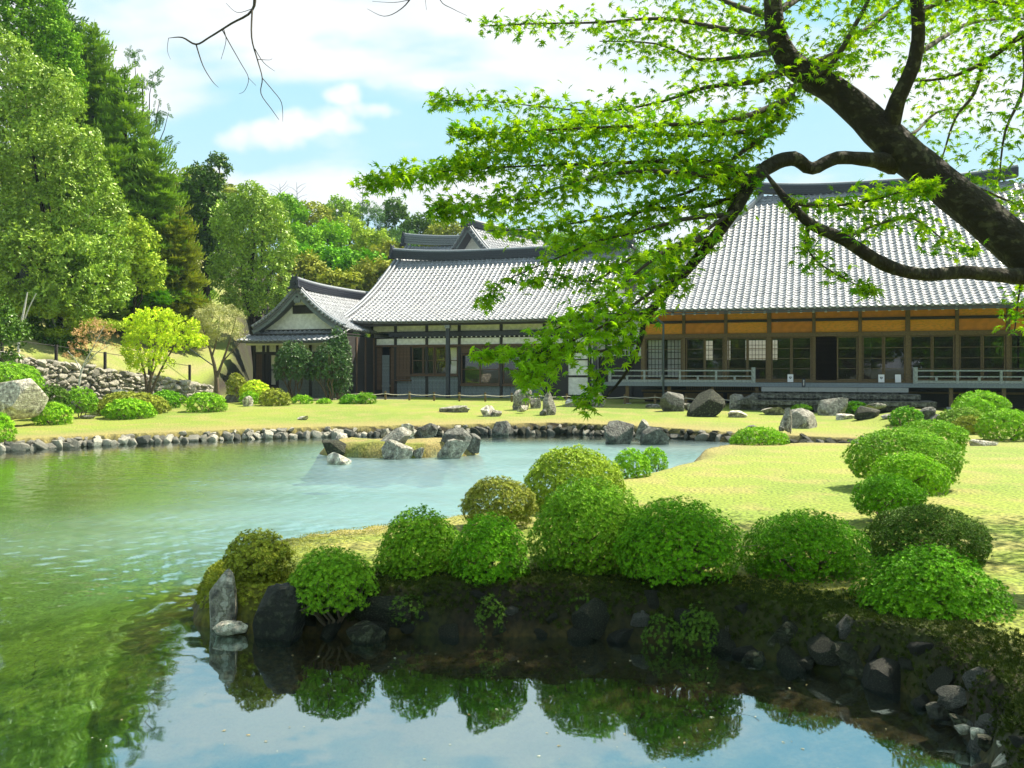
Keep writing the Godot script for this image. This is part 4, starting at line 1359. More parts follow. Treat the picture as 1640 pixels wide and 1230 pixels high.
# ---------------------------------------------------------------- stone edging, walls, fence
var STONES := []
var EDGE_STONES := []
func make_stones() -> void:
	for k in 14:
		STONES.append(rock_mesh(1, 5, 500 + k, 0.14, 0.35))
		EDGE_STONES.append(rock_mesh(2, 11, 700 + k, 0.2, 0.4))
func stone_mat(k: float) -> Material:
	return M[["rock", "pale_rock", "dark_rock", "moss_rock"][int(k * 3.99)]]
func lay_stone(parent: Node3D, at: Vector3, size: Vector3, m: Material, turn := 0.0, edge := false) -> void:
	var b := Basis(Vector3.UP, turn) * Basis(Vector3.FORWARD, rng.randf_range(-0.3, 0.3))
	var kinds: Array = EDGE_STONES if edge else STONES
	part("stone", kinds[rng.randi() % kinds.size()], m, parent, Transform3D(b * Basis.from_scale(size), at))
func build_edging() -> void:
	var far := thing("stone_edging", "rough low stone edging along the far bank of the pond", "edging")
	var line := [Vector2(-14.5, -19.5), Vector2(-12.9, -22.0), Vector2(-10.8, -24.2), Vector2(-7.8, -25.9), Vector2(-5.7, -26.7), Vector2(-2.3, -27.4), Vector2(1.6, -28.0), Vector2(4.2, -26.7), Vector2(6.6, -24.5), Vector2(9.1, -23.0), Vector2(10.4, -22.4)]
	for i in line.size() - 1:
		var a: Vector2 = line[i]
		var b: Vector2 = line[i + 1]
		var ln := a.distance_to(b)
		var t := 0.0
		while t < ln:
			var w := rng.randf_range(0.08, 0.24) + 0.14 * pow(rng.randf(), 4.0)
			var q := a.lerp(b, (t + w * 0.5) / ln)
			var tall := rng.randf_range(0.08, 0.13) + w * 0.16
			var left := q.x < -4.5
			var m := stone_mat(rng.randf() * (0.55 if left else 1.0) + (0.0 if left else 0.0))
			if not left and rng.randf() < 0.55: m = M.dark_rock if rng.randf() < 0.5 else M.moss_rock
			lay_stone(far, Vector3(q.x, -0.52 + tall * 0.5 + rng.randf_range(-0.03, 0.05), q.y + rng.randf_range(-0.06, 0.06)), Vector3(w * 0.66, tall * rng.randf_range(0.7, 1.15), 0.22), m, -atan2(b.y - a.y, b.x - a.x) + rng.randf_range(-0.6, 0.6), true)
			if rng.randf() < 0.5:
				lay_stone(far, Vector3(q.x + rng.randf_range(-0.1, 0.1), -0.30 + rng.randf_range(-0.05, 0.04), q.y - 0.1), Vector3(w * 0.5, 0.07, 0.15), m, rng.randf_range(-0.5, 0.5), true)
			t += w * rng.randf_range(0.85, 1.1)
	var wall := thing("stone_wall", "rough pale stone retaining wall at the foot of the grassy hill", "wall")
	var along := Vector2(0.523, -0.852)
	var front := Vector2(0.852, 0.523)
	for k in 78:
		var u := lerpf(-3.0, 8.4, k / 77.0)
		var top := lerpf(1.95, 0.80, clampf(u / 8.2, -0.4, 1.0))
		var y := -0.1
		while y < top:
			var s := rng.randf_range(0.09, 0.19)
			var q := Vector2(-17.5, -31.0) + along * (u + rng.randf_range(-0.08, 0.08)) + front * (rng.randf_range(-0.05, 0.06) - y * 0.07 - 0.12)
			lay_stone(wall, Vector3(q.x, y + s * 0.55, q.y), Vector3(s * rng.randf_range(0.8, 1.25), s * rng.randf_range(0.6, 0.95), 0.2), M.pale_rock if rng.randf() < 0.8 else M.rock, atan2(front.x, front.y) + rng.randf_range(-0.4, 0.4))
			y += s * 1.2
	for k in 5:
		var q := Vector2(-17.5, -31.0) + along * (k * 2.0 - 0.2) - front * 0.7
		one_box("wall_post", Vector3(q.x, hgt(q.x, q.y) + 0.35, q.y), Vector3(0.09, 0.9, 0.09), "dark_timber", wall)
		if k < 4:
			var q2 := q + along * 2.0
			var g := Geo.new()
			g.tube([Vector3(q.x, hgt(q.x, q.y) + 0.75, q.y), Vector3(q2.x, hgt(q2.x, q2.y) + 0.75, q2.y)], [0.012, 0.012], 4)
			part("wire", g, M.dark_timber, wall)
	# rock facing of the shaded near bank
	var nb := thing("rock_bank", "shaded facing of dark mossy rocks along the near bank under the azaleas", "rock bank")
	for i in range(23, 33):
		var a: Vector2 = pond[i]
		var b: Vector2 = pond[mini(i + 1, 33)]
		var n := int(a.distance_to(b) / 0.10)
		for k in n:
			var q := a.lerp(b, k / float(n))
			var out := Vector2(b.y - a.y, a.x - b.x).normalized()
			if pond_sd(q.x + out.x * 0.2, q.y + out.y * 0.2) < 0.0: out = -out
			var tier := k % 3
			var s := rng.randf_range(0.06, 0.11) + (0.12 * pow(rng.randf(), 3.0) if tier < 2 else 0.0)
			q += out * (tier * 0.07 - 0.02 + rng.randf_range(-0.02, 0.06))
			lay_stone(nb, Vector3(q.x, WATER + 0.01 + tier * 0.12 + rng.randf_range(-0.03, 0.04), q.y), Vector3(s * rng.randf_range(0.8, 1.3), s * rng.randf_range(0.6, 0.9), s * 0.8), [M.moss_rock, M.moss_rock, M.shade_tinted_rock, M.dark_rock][rng.randi() % 4], rng.randf() * TAU, true)
	# rope fence in front of the halls
	var fence := thing("rope_fence", "low wooden posts with a pale rope in front of the halls", "fence")
	var prev := Vector3.ZERO
	for k in 21:
		var x := lerpf(-8.2, 15.2, k / 20.0)
		var z := lerpf(-41.4, -31.9, k / 20.0)
		var y := hgt(x, z)
		one_box("fence_post", Vector3(x, y + 0.19, z), Vector3(0.085, 0.42, 0.085), "timber", fence)
		var p := Vector3(x, y + 0.29, z + 0.055)
		if k > 0:
			var g := Geo.new()
			var mid := prev.lerp(p, 0.5) - Vector3(0, 0.05, 0)
			g.tube([prev, prev.lerp(mid, 0.5) - Vector3(0, 0.014, 0), mid, mid.lerp(p, 0.5) - Vector3(0, 0.014, 0), p], [0.013, 0.013, 0.013, 0.013, 0.013], 5)
			part("rope", g, M.rope, fence)
		prev = p

# ---------------------------------------------------------------- the maple overhead
func smooth(p: Array, n := 4) -> Array:      # Catmull-Rom through points [x, y, d, radius]
	var out := []
	for i in p.size() - 1:
		var a: Array = p[maxi(i - 1, 0)]
		var b: Array = p[i]
		var c: Array = p[i + 1]
		var d: Array = p[mini(i + 2, p.size() - 1)]
		for k in n:
			var t := k / float(n)
			var q := []
			for m in 4:
				q.append(0.5 * (2.0 * b[m] + (c[m] - a[m]) * t + (2.0 * a[m] - 5.0 * b[m] + 4.0 * c[m] - d[m]) * t * t + (3.0 * b[m] - a[m] - 3.0 * c[m] + d[m]) * t * t * t))
			out.append(q)
	out.append(p[p.size() - 1])
	return out
func branch(called: String, p: Array, mat_: String, o: Node3D, sides := 8, rough := 0.07) -> Array:   # radius given in photograph pixels
	var pts := []
	var r := []
	for q in smooth(p):
		var dd: float = q[2] * (MAPLE if o.name.begins_with("maple") else 1.0)
		pts.append(at_px(q[0], q[1], dd) - o.position)
		r.append(q[3] * dd / FPX * (0.75 if o.name.begins_with("bare") else 1.0))
	var g := Geo.new()
	g.tube(pts, r, sides, rough)
	part(called, g, M[mat_], o)
	return pts
const MAPLE := 1.4
func build_maple() -> void:
	var root := at_px(2390, 1050, 4.6 * MAPLE)
	root.y = hgt(root.x, root.z) - 0.1
	var o := thing("maple_tree", "old maple leaning in from the right with lichened trunk and fresh green leaves", "tree", root)
	branch("trunk", [[2390, 1050, 4.6, 75], [2180, 820, 4.7, 62], [1900, 590, 4.9, 44], [1740, 490, 5.1, 37], [1635, 400, 5.3, 33], [1500, 287, 5.5, 29], [1425, 225, 5.6, 28], [1345, 152, 5.7, 23], [1272, 105, 5.8, 20], [1243, 55, 5.8, 16], [1236, -10, 5.8, 14], [1215, -130, 5.9, 15], [1160, -300, 6.2, 9]], "bark", o, 14, 0.06)
	branch("bough", [[1418, 222, 5.6, 18], [1438, 160, 5.5, 13], [1462, 105, 5.45, 11.5], [1471, 45, 5.4, 10], [1468, -60, 5.3, 10], [1500, -200, 5.0, 6]], "bark", o, 10)
	branch("bough", [[1430, 262, 5.6, 18], [1395, 256, 5.5, 12], [1340, 253, 5.4, 10.5], [1300, 270, 5.35, 10], [1272, 254, 5.3, 12], [1235, 264, 5.25, 12], [1203, 293, 5.2, 11.5], [1180, 332, 5.15, 10.5], [1140, 385, 5.1, 9], [1098, 436, 5.05, 7.5], [1062, 475, 5.0, 6.5], [1033, 515, 4.95, 5], [1026, 545, 4.95, 4], [1010, 585, 4.9, 3], [985, 620, 4.9, 2], [958, 648, 4.9, 1.2]], "bark", o, 9)
	branch("bough", [[1680, 445, 5.3, 16], [1600, 441, 5.1, 12], [1540, 436, 5.0, 11], [1478, 440, 4.9, 10], [1420, 425, 4.85, 11], [1352, 384, 4.8, 9.5], [1300, 360, 4.8, 8.5], [1264, 325, 4.8, 7], [1234, 288, 4.85, 3.5], [1216, 262, 4.9, 1]], "bark", o, 9)
	branch("bough", [[1026, 545, 4.95, 4], [985, 560, 4.9, 3], [930, 563, 4.8, 2.2], [870, 562, 4.7, 1.6], [790, 572, 4.7, 1.0]], "twig", o, 6)
	# [points px x, y, d, radius px], leaf spread px, leaf count
	var twigs := [
		[[[1243, 60, 5.8, 7], [1150, 45, 6.0, 4.5], [1060, 30, 6.2, 3], [960, 36, 6.3, 2], [860, 38, 6.3, 1.3], [770, 42, 6.3, 0.7]], 22, 330],
		[[[1243, 30, 5.8, 7], [1180, 10, 6.4, 4.5], [1110, -20, 6.6, 3], [1020, -40, 6.8, 2]], 45, 330],
		[[[1250, 80, 5.8, 6], [1190, 90, 6.3, 4], [1120, 95, 6.5, 3], [1050, 70, 6.6, 1.6], [960, 66, 6.6, 0.8]], 36, 420],
		[[[1265, 110, 5.8, 8], [1210, 130, 5.6, 5], [1130, 140, 5.6, 3.4], [1050, 165, 5.6, 2.2], [960, 178, 5.6, 1.6], [860, 170, 5.6, 1.1], [760, 160, 5.6, 0.8], [690, 165, 5.6, 0.5]], 22, 420],
		[[[1270, 140, 5.6, 8], [1230, 200, 5.4, 5], [1150, 215, 5.3, 4], [1060, 215, 5.2, 3], [960, 205, 5.2, 2.2], [880, 215, 5.2, 1.5], [770, 250, 5.2, 1], [700, 275, 5.2, 0.6]], 28, 760],
		[[[1270, 155, 5.5, 6], [1180, 190, 5.1, 4], [1060, 200, 5.0, 3], [930, 205, 5.0, 2], [800, 212, 5.0, 1.1], [720, 210, 5.0, 0.6]], 22, 480],
		[[[1205, 290, 5.2, 7], [1150, 262, 5.1, 5], [1070, 258, 5.1, 4], [960, 262, 5.1, 3], [860, 265, 5.1, 2], [740, 272, 5.1, 1.3], [650, 282, 5.1, 0.8], [580, 292, 5.1, 0.5]], 24, 760],
		[[[1200, 298, 5.2, 6], [1120, 280, 5.0, 4.5], [1020, 275, 4.9, 3.5], [930, 290, 4.9, 2.6], [850, 315, 4.9, 1.8], [760, 330, 4.9, 1.2], [690, 335, 4.9, 0.7]], 26, 620],
		[[[1190, 310, 5.2, 5], [1130, 330, 5.3, 4], [1050, 335, 5.4, 3], [960, 350, 5.5, 2], [870, 365, 5.5, 1.3], [780, 370, 5.5, 0.7]], 26, 420],
		[[[1230, 215, 5.4, 5], [1180, 250, 5.3, 4], [1120, 300, 5.3, 3], [1040, 330, 5.4, 2.2], [960, 385, 5.5, 1.5], [880, 400, 5.6, 0.9]], 30, 420],
		[[[1170, 345, 5.1, 5], [1100, 350, 5.0, 3.5], [1020, 372, 4.9, 2.6], [960, 385, 4.9, 2], [900, 410, 4.9, 1.4], [800, 455, 4.9, 0.8], [772, 492, 4.9, 0.5]], 15, 170],
		[[[1140, 385, 5.1, 4], [1080, 400, 5.0, 3], [1010, 415, 4.9, 2.2], [950, 450, 4.9, 1.5], [880, 440, 4.9, 0.9], [845, 460, 4.9, 0.5]], 17, 170],
		[[[1140, 380, 5.1, 5], [1080, 395, 4.8, 4], [1040, 420, 4.7, 3], [985, 465, 4.6, 2], [920, 510, 4.6, 1.4], [860, 545, 4.6, 0.9]], 30, 290],
		[[[1100, 432, 5.05, 4], [1040, 470, 4.7, 3], [970, 520, 4.6, 2.2], [910, 550, 4.6, 1.5], [860, 590, 4.6, 1.0], [850, 610, 4.6, 0.6]], 34, 380],
		[[[930, 563, 4.8, 2.2], [850, 566, 4.6, 1.5], [800, 568, 4.6, 1], [757, 568, 4.6, 0.6]], 11, 110],
		[[[980, 560, 4.9, 2], [960, 600, 4.8, 1.4], [940, 635, 4.8, 0.9], [930, 650, 4.8, 0.6]], 14, 70],
		[[[1060, 478, 5.0, 3], [1030, 500, 4.8, 2], [990, 530, 4.7, 1.4], [1000, 570, 4.7, 0.8]], 26, 100],
		[[[1180, 335, 5.15, 4], [1130, 370, 4.9, 3], [1085, 410, 4.8, 2], [1050, 445, 4.8, 1]], 24, 60],
		[[[1264, 325, 4.8, 4], [1320, 330, 4.9, 3], [1390, 322, 5.0, 2], [1450, 305, 5.0, 1.3], [1490, 300, 5.0, 0.7]], 20, 260],
		[[[1300, 358, 4.8, 4], [1290, 385, 4.8, 2.5], [1310, 420, 4.8, 1.5], [1370, 455, 4.8, 1], [1405, 470, 4.8, 0.6]], 15, 110],
		[[[1352, 384, 4.8, 4], [1390, 365, 4.9, 2.5], [1460, 350, 5.0, 1.5], [1520, 390, 5.0, 1], [1560, 400, 5.0, 0.6]], 20, 150],
		[[[1290, 105, 5.8, 8], [1335, 88, 5.9, 5.5], [1390, 45, 6.0, 4.5], [1440, 5, 6.2, 3.5], [1500, -60, 6.4, 2]], 42, 330],
		[[[1300, 130, 5.8, 7], [1335, 100, 5.6, 5], [1370, 40, 5.6, 4], [1395, -10, 5.6, 3], [1420, -80, 5.6, 2]], 38, 260],
		[[[1243, 20, 5.8, 7], [1290, -10, 6.2, 5], [1340, -40, 6.6, 3], [1400, -80, 6.8, 2]], 45, 260],
		[[[1466, 90, 5.85, 5], [1510, 60, 6.40, 4], [1560, 35, 7.00, 3], [1640, 30, 7.60, 2], [1720, 40, 8.20, 1]], 42, 230],
		[[[1471, 20, 5.4, 5], [1530, -5, 5.6, 4], [1600, 5, 5.8, 3], [1700, 10, 6.0, 2]], 40, 260],
		[[[1900, -80, 5.8, 9], [1720, 10, 6.0, 6], [1640, 55, 6.1, 5], [1575, 100, 6.2, 4], [1515, 125, 6.2, 2.6], [1440, 130, 6.2, 1.2]], 38, 260],
		[[[1575, 100, 6.60, 4], [1560, 150, 6.80, 3], [1530, 190, 7.20, 2.2], [1510, 250, 7.60, 1.2], [1500, 280, 8.00, 0.6]], 26, 120],
		[[[1640, 60, 6.1, 4], [1640, 140, 5.9, 3], [1610, 210, 5.8, 2], [1600, 290, 5.8, 1]], 34, 190],
		[[[1740, 60, 6.1, 5], [1720, 200, 5.9, 4], [1680, 330, 5.8, 3], [1640, 430, 5.8, 2], [1625, 530, 5.8, 1]], 26, 200],
		[[[1500, 290, 5.5, 5], [1560, 300, 5.8, 3], [1610, 320, 6.0, 2], [1660, 340, 6.0, 1]], 26, 150],
		[[[1425, 210, 6.00, 4], [1460, 215, 6.70, 3], [1500, 180, 7.20, 2], [1540, 175, 7.60, 1]], 26, 90],
	]
	var sprays := []    # [transform, distance]
	var cols := {}
	var i := 0
	for t in twigs:
		branch("twig", t[0], "twig", o, 5, 0.0)
		var pts := smooth(t[0], 6)
		for k in int(t[2] * 1.5):
			var f := pow(rng.randf(), 0.8) * (pts.size() - 1)
			var q: Array = pts[int(f)]
			var spread: float = t[1] * (0.45 + 0.75 * sin(PI * clampf(f / pts.size(), 0.08, 0.9)))
			# leaves hang in flat tiers
			var off: Vector3 = Vector3(rng.randfn(0, 0.62), rng.randfn(0, 0.50) - 0.1, rng.randfn(0, 0.9)) * spread * q[2] * MAPLE / FPX
			_leaf(at_px(q[0], q[1], q[2] * MAPLE) + off, sprays, 1.0)
	# the crown above and beside the picture
	for k in 110:
		var c := Vector3(rng.randf_range(0.5, 12.0), rng.randf_range(4.6, 9.0), rng.randf_range(-12.5, -4.5))
		if c.y < 1.9 + (-c.z) * 0.47 and c.x < -c.z * 0.62:
			c.y = 2.1 + (-c.z) * 0.5
		for m in 130:
			_leaf(c + Vector3(rng.randfn(0, 0.5), rng.randfn(0, 0.10), rng.randfn(0, 0.5)), sprays, 1.15)
	for k in 44:
		var y := rng.randf_range(3.4, 5.6)
		var t := (y + 0.1) / 0.83
		var foot := Vector3(rng.randf_range(4.3, 6.6), 0, -rng.randf_range(6.8, 9.6))
		if k >= 26:
			foot = Vector3(rng.randf_range(1.2, 4.2), 0, -rng.randf_range(4.0, 6.6))
			y = rng.randf_range(4.6, 6.2); t = (y + 0.3) / 0.82
		elif k > 18:
			y = rng.randf_range(6.3, 7.0); t = y / 0.83
			foot = Vector3(rng.randf_range(1.6, 3.4), 0, -rng.randf_range(8.9, 9.6))
		var c := foot + Vector3(0.52, 0.82, -0.30) * t
		for m in 110:
			_leaf(c + Vector3(rng.randfn(0, 0.42), rng.randfn(0, 0.08), rng.randfn(0, 0.3)), sprays, 1.1)
	sprays.sort_custom(func(a, b): return a[1] < b[1])
	var kept := 0
	var where := []
	var tint := []
	var mats := []
	for k in 4:
		var m: StandardMaterial3D = M.leaf_maple.duplicate()
		var c := vary([Color(0.13, 0.35, 0.005), Color(0.34, 0.56, 0.012)])
		m.albedo_color = c.linear_to_srgb()
		mats.append(m)
	for s in sprays:
		var p: Vector3 = s[0].origin
		var px := 820.0 + FPX * p.x / -p.z
		var py := 592.0 - FPX * (p.y - EYE) / -p.z
		s[0].origin -= root
		if kept < 300 and px > 0 and px < 1640 and py > 0 and py < 1230:
			kept += 1
			part("leaf", LEAF.maple, mats[rng.randi() % 4], o, s[0])
		else:
			where.append(s[0])
			tint.append(vary([Color(0.09, 0.29, 0.004), Color(0.44, 0.64, 0.014)], 0.25))
	many("leaves", LEAF.maple, M.leaf_maple, where, tint, o)
func _leaf(p: Vector3, into: Array, k: float) -> void:
	var n := (Vector3.UP * 1.0 + rdir() * 0.95).normalized()
	var s := rng.randf_range(0.064, 0.112) * k
	into.append([Transform3D(facing(n, rng.randf() * TAU, Vector3(s, s, s)), p), p.distance_to(Vector3(0, EYE, 0))])
func bare_branches() -> void:
	var o := thing("bare_branch", "bare dark branch hanging down against the clouds", "branch", at_px(420, -260, 6.0))
	branch("stem", [[470, -420, 6.2, 6], [430, -200, 6.0, 4.5], [410, -30, 6.0, 4], [404, 16, 6.0, 3], [370, 38, 6.0, 2.4], [335, 60, 6.0, 2.1], [314, 71, 6.0, 2.2], [292, 60, 6.0, 1.6], [270, 61, 6.0, 0.6]], "twig", o, 6)
	for t in [[[404, 14, 6.0, 2.2], [403, 60, 5.9, 1.8], [412, 95, 5.9, 1.5], [420, 125, 5.8, 1.2], [418, 150, 5.8, 1.0], [435, 175, 5.8, 0.8], [447, 192, 5.8, 0.5]],
			[[420, 125, 5.8, 1.0], [437, 145, 5.8, 0.9], [451, 165, 5.8, 0.8], [453, 195, 5.8, 0.4]], [[408, 78, 5.9, 1.0], [422, 100, 5.9, 0.8], [440, 114, 5.9, 0.4]],
			[[314, 71, 6.0, 1.6], [325, 105, 6.0, 1.1], [340, 130, 6.0, 0.8], [350, 140, 6.0, 0.4]], [[355, 46, 6.0, 1.4], [368, 70, 6.0, 1.1], [385, 100, 6.0, 0.9], [398, 125, 6.0, 0.7], [392, 145, 6.0, 0.5], [383, 150, 6.0, 0.4]],
			[[358, 46, 6.0, 0.9], [362, 65, 6.0, 0.7], [354, 95, 6.0, 0.4]], [[404, 14, 6.0, 0.8], [380, 20, 6.0, 0.6], [362, 5, 6.0, 0.4]], [[398, 125, 6.0, 0.6], [410, 137, 6.0, 0.4]], [[270, 61, 6.0, 0.6], [268, 80, 6.0, 0.5], [273, 95, 6.0, 0.3]], [[412, 95, 5.9, 0.8], [432, 96, 5.9, 0.5], [436, 93, 5.9, 0.3]]]:
		branch("twig", t, "twig", o, 5, 0.0)
	var u := thing("bare_branch", "thin bare twigs dipping into the top of the sky beside the maple", "branch", at_px(680, -200, 8.0))
	branch("stem", [[760, -260, 8.2, 4], [690, -60, 8.0, 2.5], [660, -6, 8.0, 1.6], [640, 16, 8.0, 1.1], [615, 26, 8.0, 0.7], [588, 14, 8.0, 0.4]], "twig", u, 5)
	for t in [[[700, -40, 8.0, 1.4], [705, 0, 8.0, 1.0], [725, 14, 8.0, 0.7], [748, 25, 8.0, 0.4]], [[655, 0, 8.0, 0.8], [630, 4, 8.0, 0.6], [596, 2, 8.0, 0.4]], [[680, -10, 8.0, 0.6], [683, 16, 8.0, 0.4]]]:
		branch("twig", t, "twig", u, 5, 0.0)

func build_bushes() -> void:
	# the row along the near bank: x0, x1, top, foot, distance, kind, bare share, label
	bush(1368, 1620, 884, 1075, 6.2, "vivid", 0.15, "largest and nearest bright green azalea at the right edge of the bank", "azaleas along the near bank", "azalea_bush", 12)
	bush(1191, 1394, 822, 962, 7.2, "vivid", 0.30, "azalea with open bare stems between the big bright one and the round dense one", "azaleas along the near bank", "azalea_bush", 14)
	bush(986, 1188, 802, 968, 6.95, "vivid", 0.34, "tall bright azalea with many thin bare stems above the mossy bank", "azaleas along the near bank", "azalea_bush", 15)
	bush(846, 1048, 772, 930, 7.5, "mid", 0.14, "broad dark green azalea tallest in the row on the near bank", "azaleas along the near bank")
	bush(722, 846, 827, 945, 7.1, "vivid", 0.16, "small round azalea with a shaded foot in front of the wider one", "azaleas along the near bank")
	bush(600, 742, 818, 950, 7.4, "mid", 0.10, "dense round azalea left of the small round one on the near bank", "azaleas along the near bank")
	bush(460, 602, 880, 992, 6.8, "mid", 0.22, "low spreading azalea overhanging the dark rock at the point", "azaleas along the near bank", "azalea_bush", 12)
	bush(358, 465, 851, 925, 7.2, "olive", 0.12, "small olive azalea alone at the tip of the point", "azaleas along the near bank")
	bush(738, 858, 769, 845, 9.2, "bronze", 0.08, "yellowish azalea behind the row at the water's edge")
	bush(840, 1000, 721, 822, 10.4, "yellow", 0.08, "pale green round azalea behind the tallest one beside the pond")
	bush(982, 1042, 721, 774, 14.0, "fresh", 0.05, "smaller pale azalea touching the round one by the water")
	bush(1026, 1069, 719, 756, 15.4, "fresh", 0.05, "smallest pale azalea at the end of the shore trio")
	bush(1396, 1582, 814, 902, 7.6, "dark", 0.05, "wide dark green low azalea on the lawn behind the nearest one")
	bush(1376, 1488, 765, 832, 9.4, "vivid", 0.16, "small loose azalea with thin stems in front of the lawn row")
	bush(1402, 1528, 729, 806, 10.6, "fresh", 0.20, "yellow green azalea on a single leaning stem in the lawn row", "azaleas on the lawn")
	bush(1370, 1552, 690, 772, 12.2, "mid", 0.03, "long dense hedge like azalea mound on the lawn", "azaleas on the lawn")
	bush(1448, 1556, 675, 720, 13.8, "mid", 0.03, "rounded azalea joined to the back of the long mound", "azaleas on the lawn")
	bush(1175, 1266, 687, 722, 20.5, "fresh", 0.03, "lone spreading azalea on the shore where the lawn meets the inlet", "azaleas on the lawn")
	bush(1431, 1480, 653, 683, 0.0, "vivid", 0.03, "small round dark green bush beside the craggy dark rock", "clipped bushes by the main hall")
	bush(1538, 1622, 628, 672, 0.0, "fresh", 0.03, "large pale clipped dome in front of the veranda", "clipped bushes by the main hall")
	bush(1536, 1596, 638, 676, 0.0, "fresh", 0.03, "lower pale dome nestled against the large one", "clipped bushes by the main hall")
	bush(1512, 1590, 655, 690, 0.0, "cypress", 0.03, "feathery green mound below the two pale domes", "clipped bushes by the main hall")
	bush(1532, 1588, 668, 695, 0.0, "olive", 0.03, "darker olive tuft at the foot of the feathery mound", "clipped bushes by the main hall")
	bush(1578, 1668, 658, 706, 0.0, "fresh", 0.03, "wide bright dome cut by the picture edge near the flat stone", "clipped bushes by the main hall")
	bush(1270, 1300, 649, 661, 0.0, "fresh", 0.0, "tiny bright cushion behind the square cut rock", "clipped bushes by the main hall")
	bush(1356, 1392, 644, 664, 0.0, "vivid", 0.0, "small cushion between the upright rock and the pointed one", "clipped bushes by the main hall")
	# far left lawn
	var L := "clipped bushes on the left lawn"
	bush(50, 109, 647, 680, 0.0, "fresh", 0.03, "single round bright bush on the left lawn near the white rock", L)
	bush(146, 257, 630, 664, 0.0, "olive", 0.0, "widest brownish green mound behind the bright oval bush", L)
	bush(161, 239, 641, 671, 0.0, "fresh", 0.0, "bright oval bush in front of the brownish mound", L)
	bush(293, 357, 631, 660, 0.0, "fresh", 0.0, "bright oval bush standing alone between the maple and the small house", L)
	bush(252, 284, 634, 654, 0.0, "vivid", 0.0, "small round bush beside the bright oval ones under the yellow maple", L)
	bush(244, 284, 627, 641, 35.0, "vivid", 0.0, "flat dark bush at the foot of the stone wall", L)
	bush(283, 298, 634, 646, 0.0, "fresh", 0.0, "tiny bush right of the small round one", L)
	bush(-30, 17, 664, 708, 0.0, "fresh", 0.0, "bush cut by the left picture edge at the waterline", L)
	bush(54, 104, 618, 660, 29.0, "dark", 0.0, "dark shrub at the left end of the stone wall", L)
	bush(100, 150, 622, 660, 29.5, "mid", 0.0, "leafy green shrub below the stone wall", L)
	bush(414, 462, 624, 650, 0.0, "olive", 0.0, "low dark dome in front of the small house", L)
	bush(384, 428, 610, 640, 36.5, "spring", 0.0, "pale ferny shrub by the corner of the small house", L)
	bush(362, 392, 600, 634, 37.5, "bronze", 0.05, "yellow bronze shrub under the slender tree", L)
	bush(384, 412, 628, 648, 0.0, "fresh", 0.0, "low green cushion beside the pale boulder", L)
	bush(466, 498, 634, 647, 0.0, "fresh", 0.0, "small yellow green cushion under the dark camellias", L)
	bush(508, 530, 640, 647, 0.0, "fresh", 0.0, "flattest cushion on the lawn edge by the rope fence", L)
	bush(542, 584, 634, 647, 0.0, "vivid", 0.0, "flat clipped patch near the first fence post", L)
	bush(572, 600, 630, 647, 0.0, "mid", 0.0, "loose little shrub against the grey door", L)
	bush(-50, 54, 582, 628, 27.3, "mid", 0.0, "ragged creeper shrub growing over the white boulder", L, "creeper_shrub")
	for k in 3:
		var a: Array = [[436, 500, 548, 640, 40.6], [496, 556, 550, 640, 40.4], [520, 562, 525, 640, 40.9]][k]
		var o := bush(a[0], a[1], a[2], a[3], a[4], "camellia", 0.34 if k < 2 else 0.1, ["dark glossy camellia with pale crooked stems before the small house", "dark camellia between the crooked one and the tall one", "tall narrow camellia at the corner of the middle hall"][k], "camellias before the small house", "camellia_tree", 6)
		for c in o.get_children():
			if c is MultiMeshInstance3D: c.material_override = M.leaf_gloss
	# plants clinging to the shaded bank
	for k in 7:
		var a: Array = [[760, 810, 955, 1005, 6.75], [905, 960, 945, 985, 6.8], [1030, 1090, 985, 1040, 6.5], [1085, 1150, 970, 1040, 6.4], [1560, 1640, 985, 1040, 6.0], [1590, 1650, 1085, 1130, 5.0], [620, 680, 955, 990, 6.8]][k]
		bush(a[0], a[1], a[2], a[3], a[4], "dark", 0.0, ["small tuft of dark leaves under the small round azalea", "leafy tuft beside the lichened bank rock", "trailing plant hanging from the bank below the tall azalea", "darkest tuft under the bare stems of the tall azalea", "scrubby plant right of the largest azalea", "little weed among the flat stones at the corner", "creeping tuft under the dense round azalea"][k], "small plants on the shaded bank", "bank_plant")

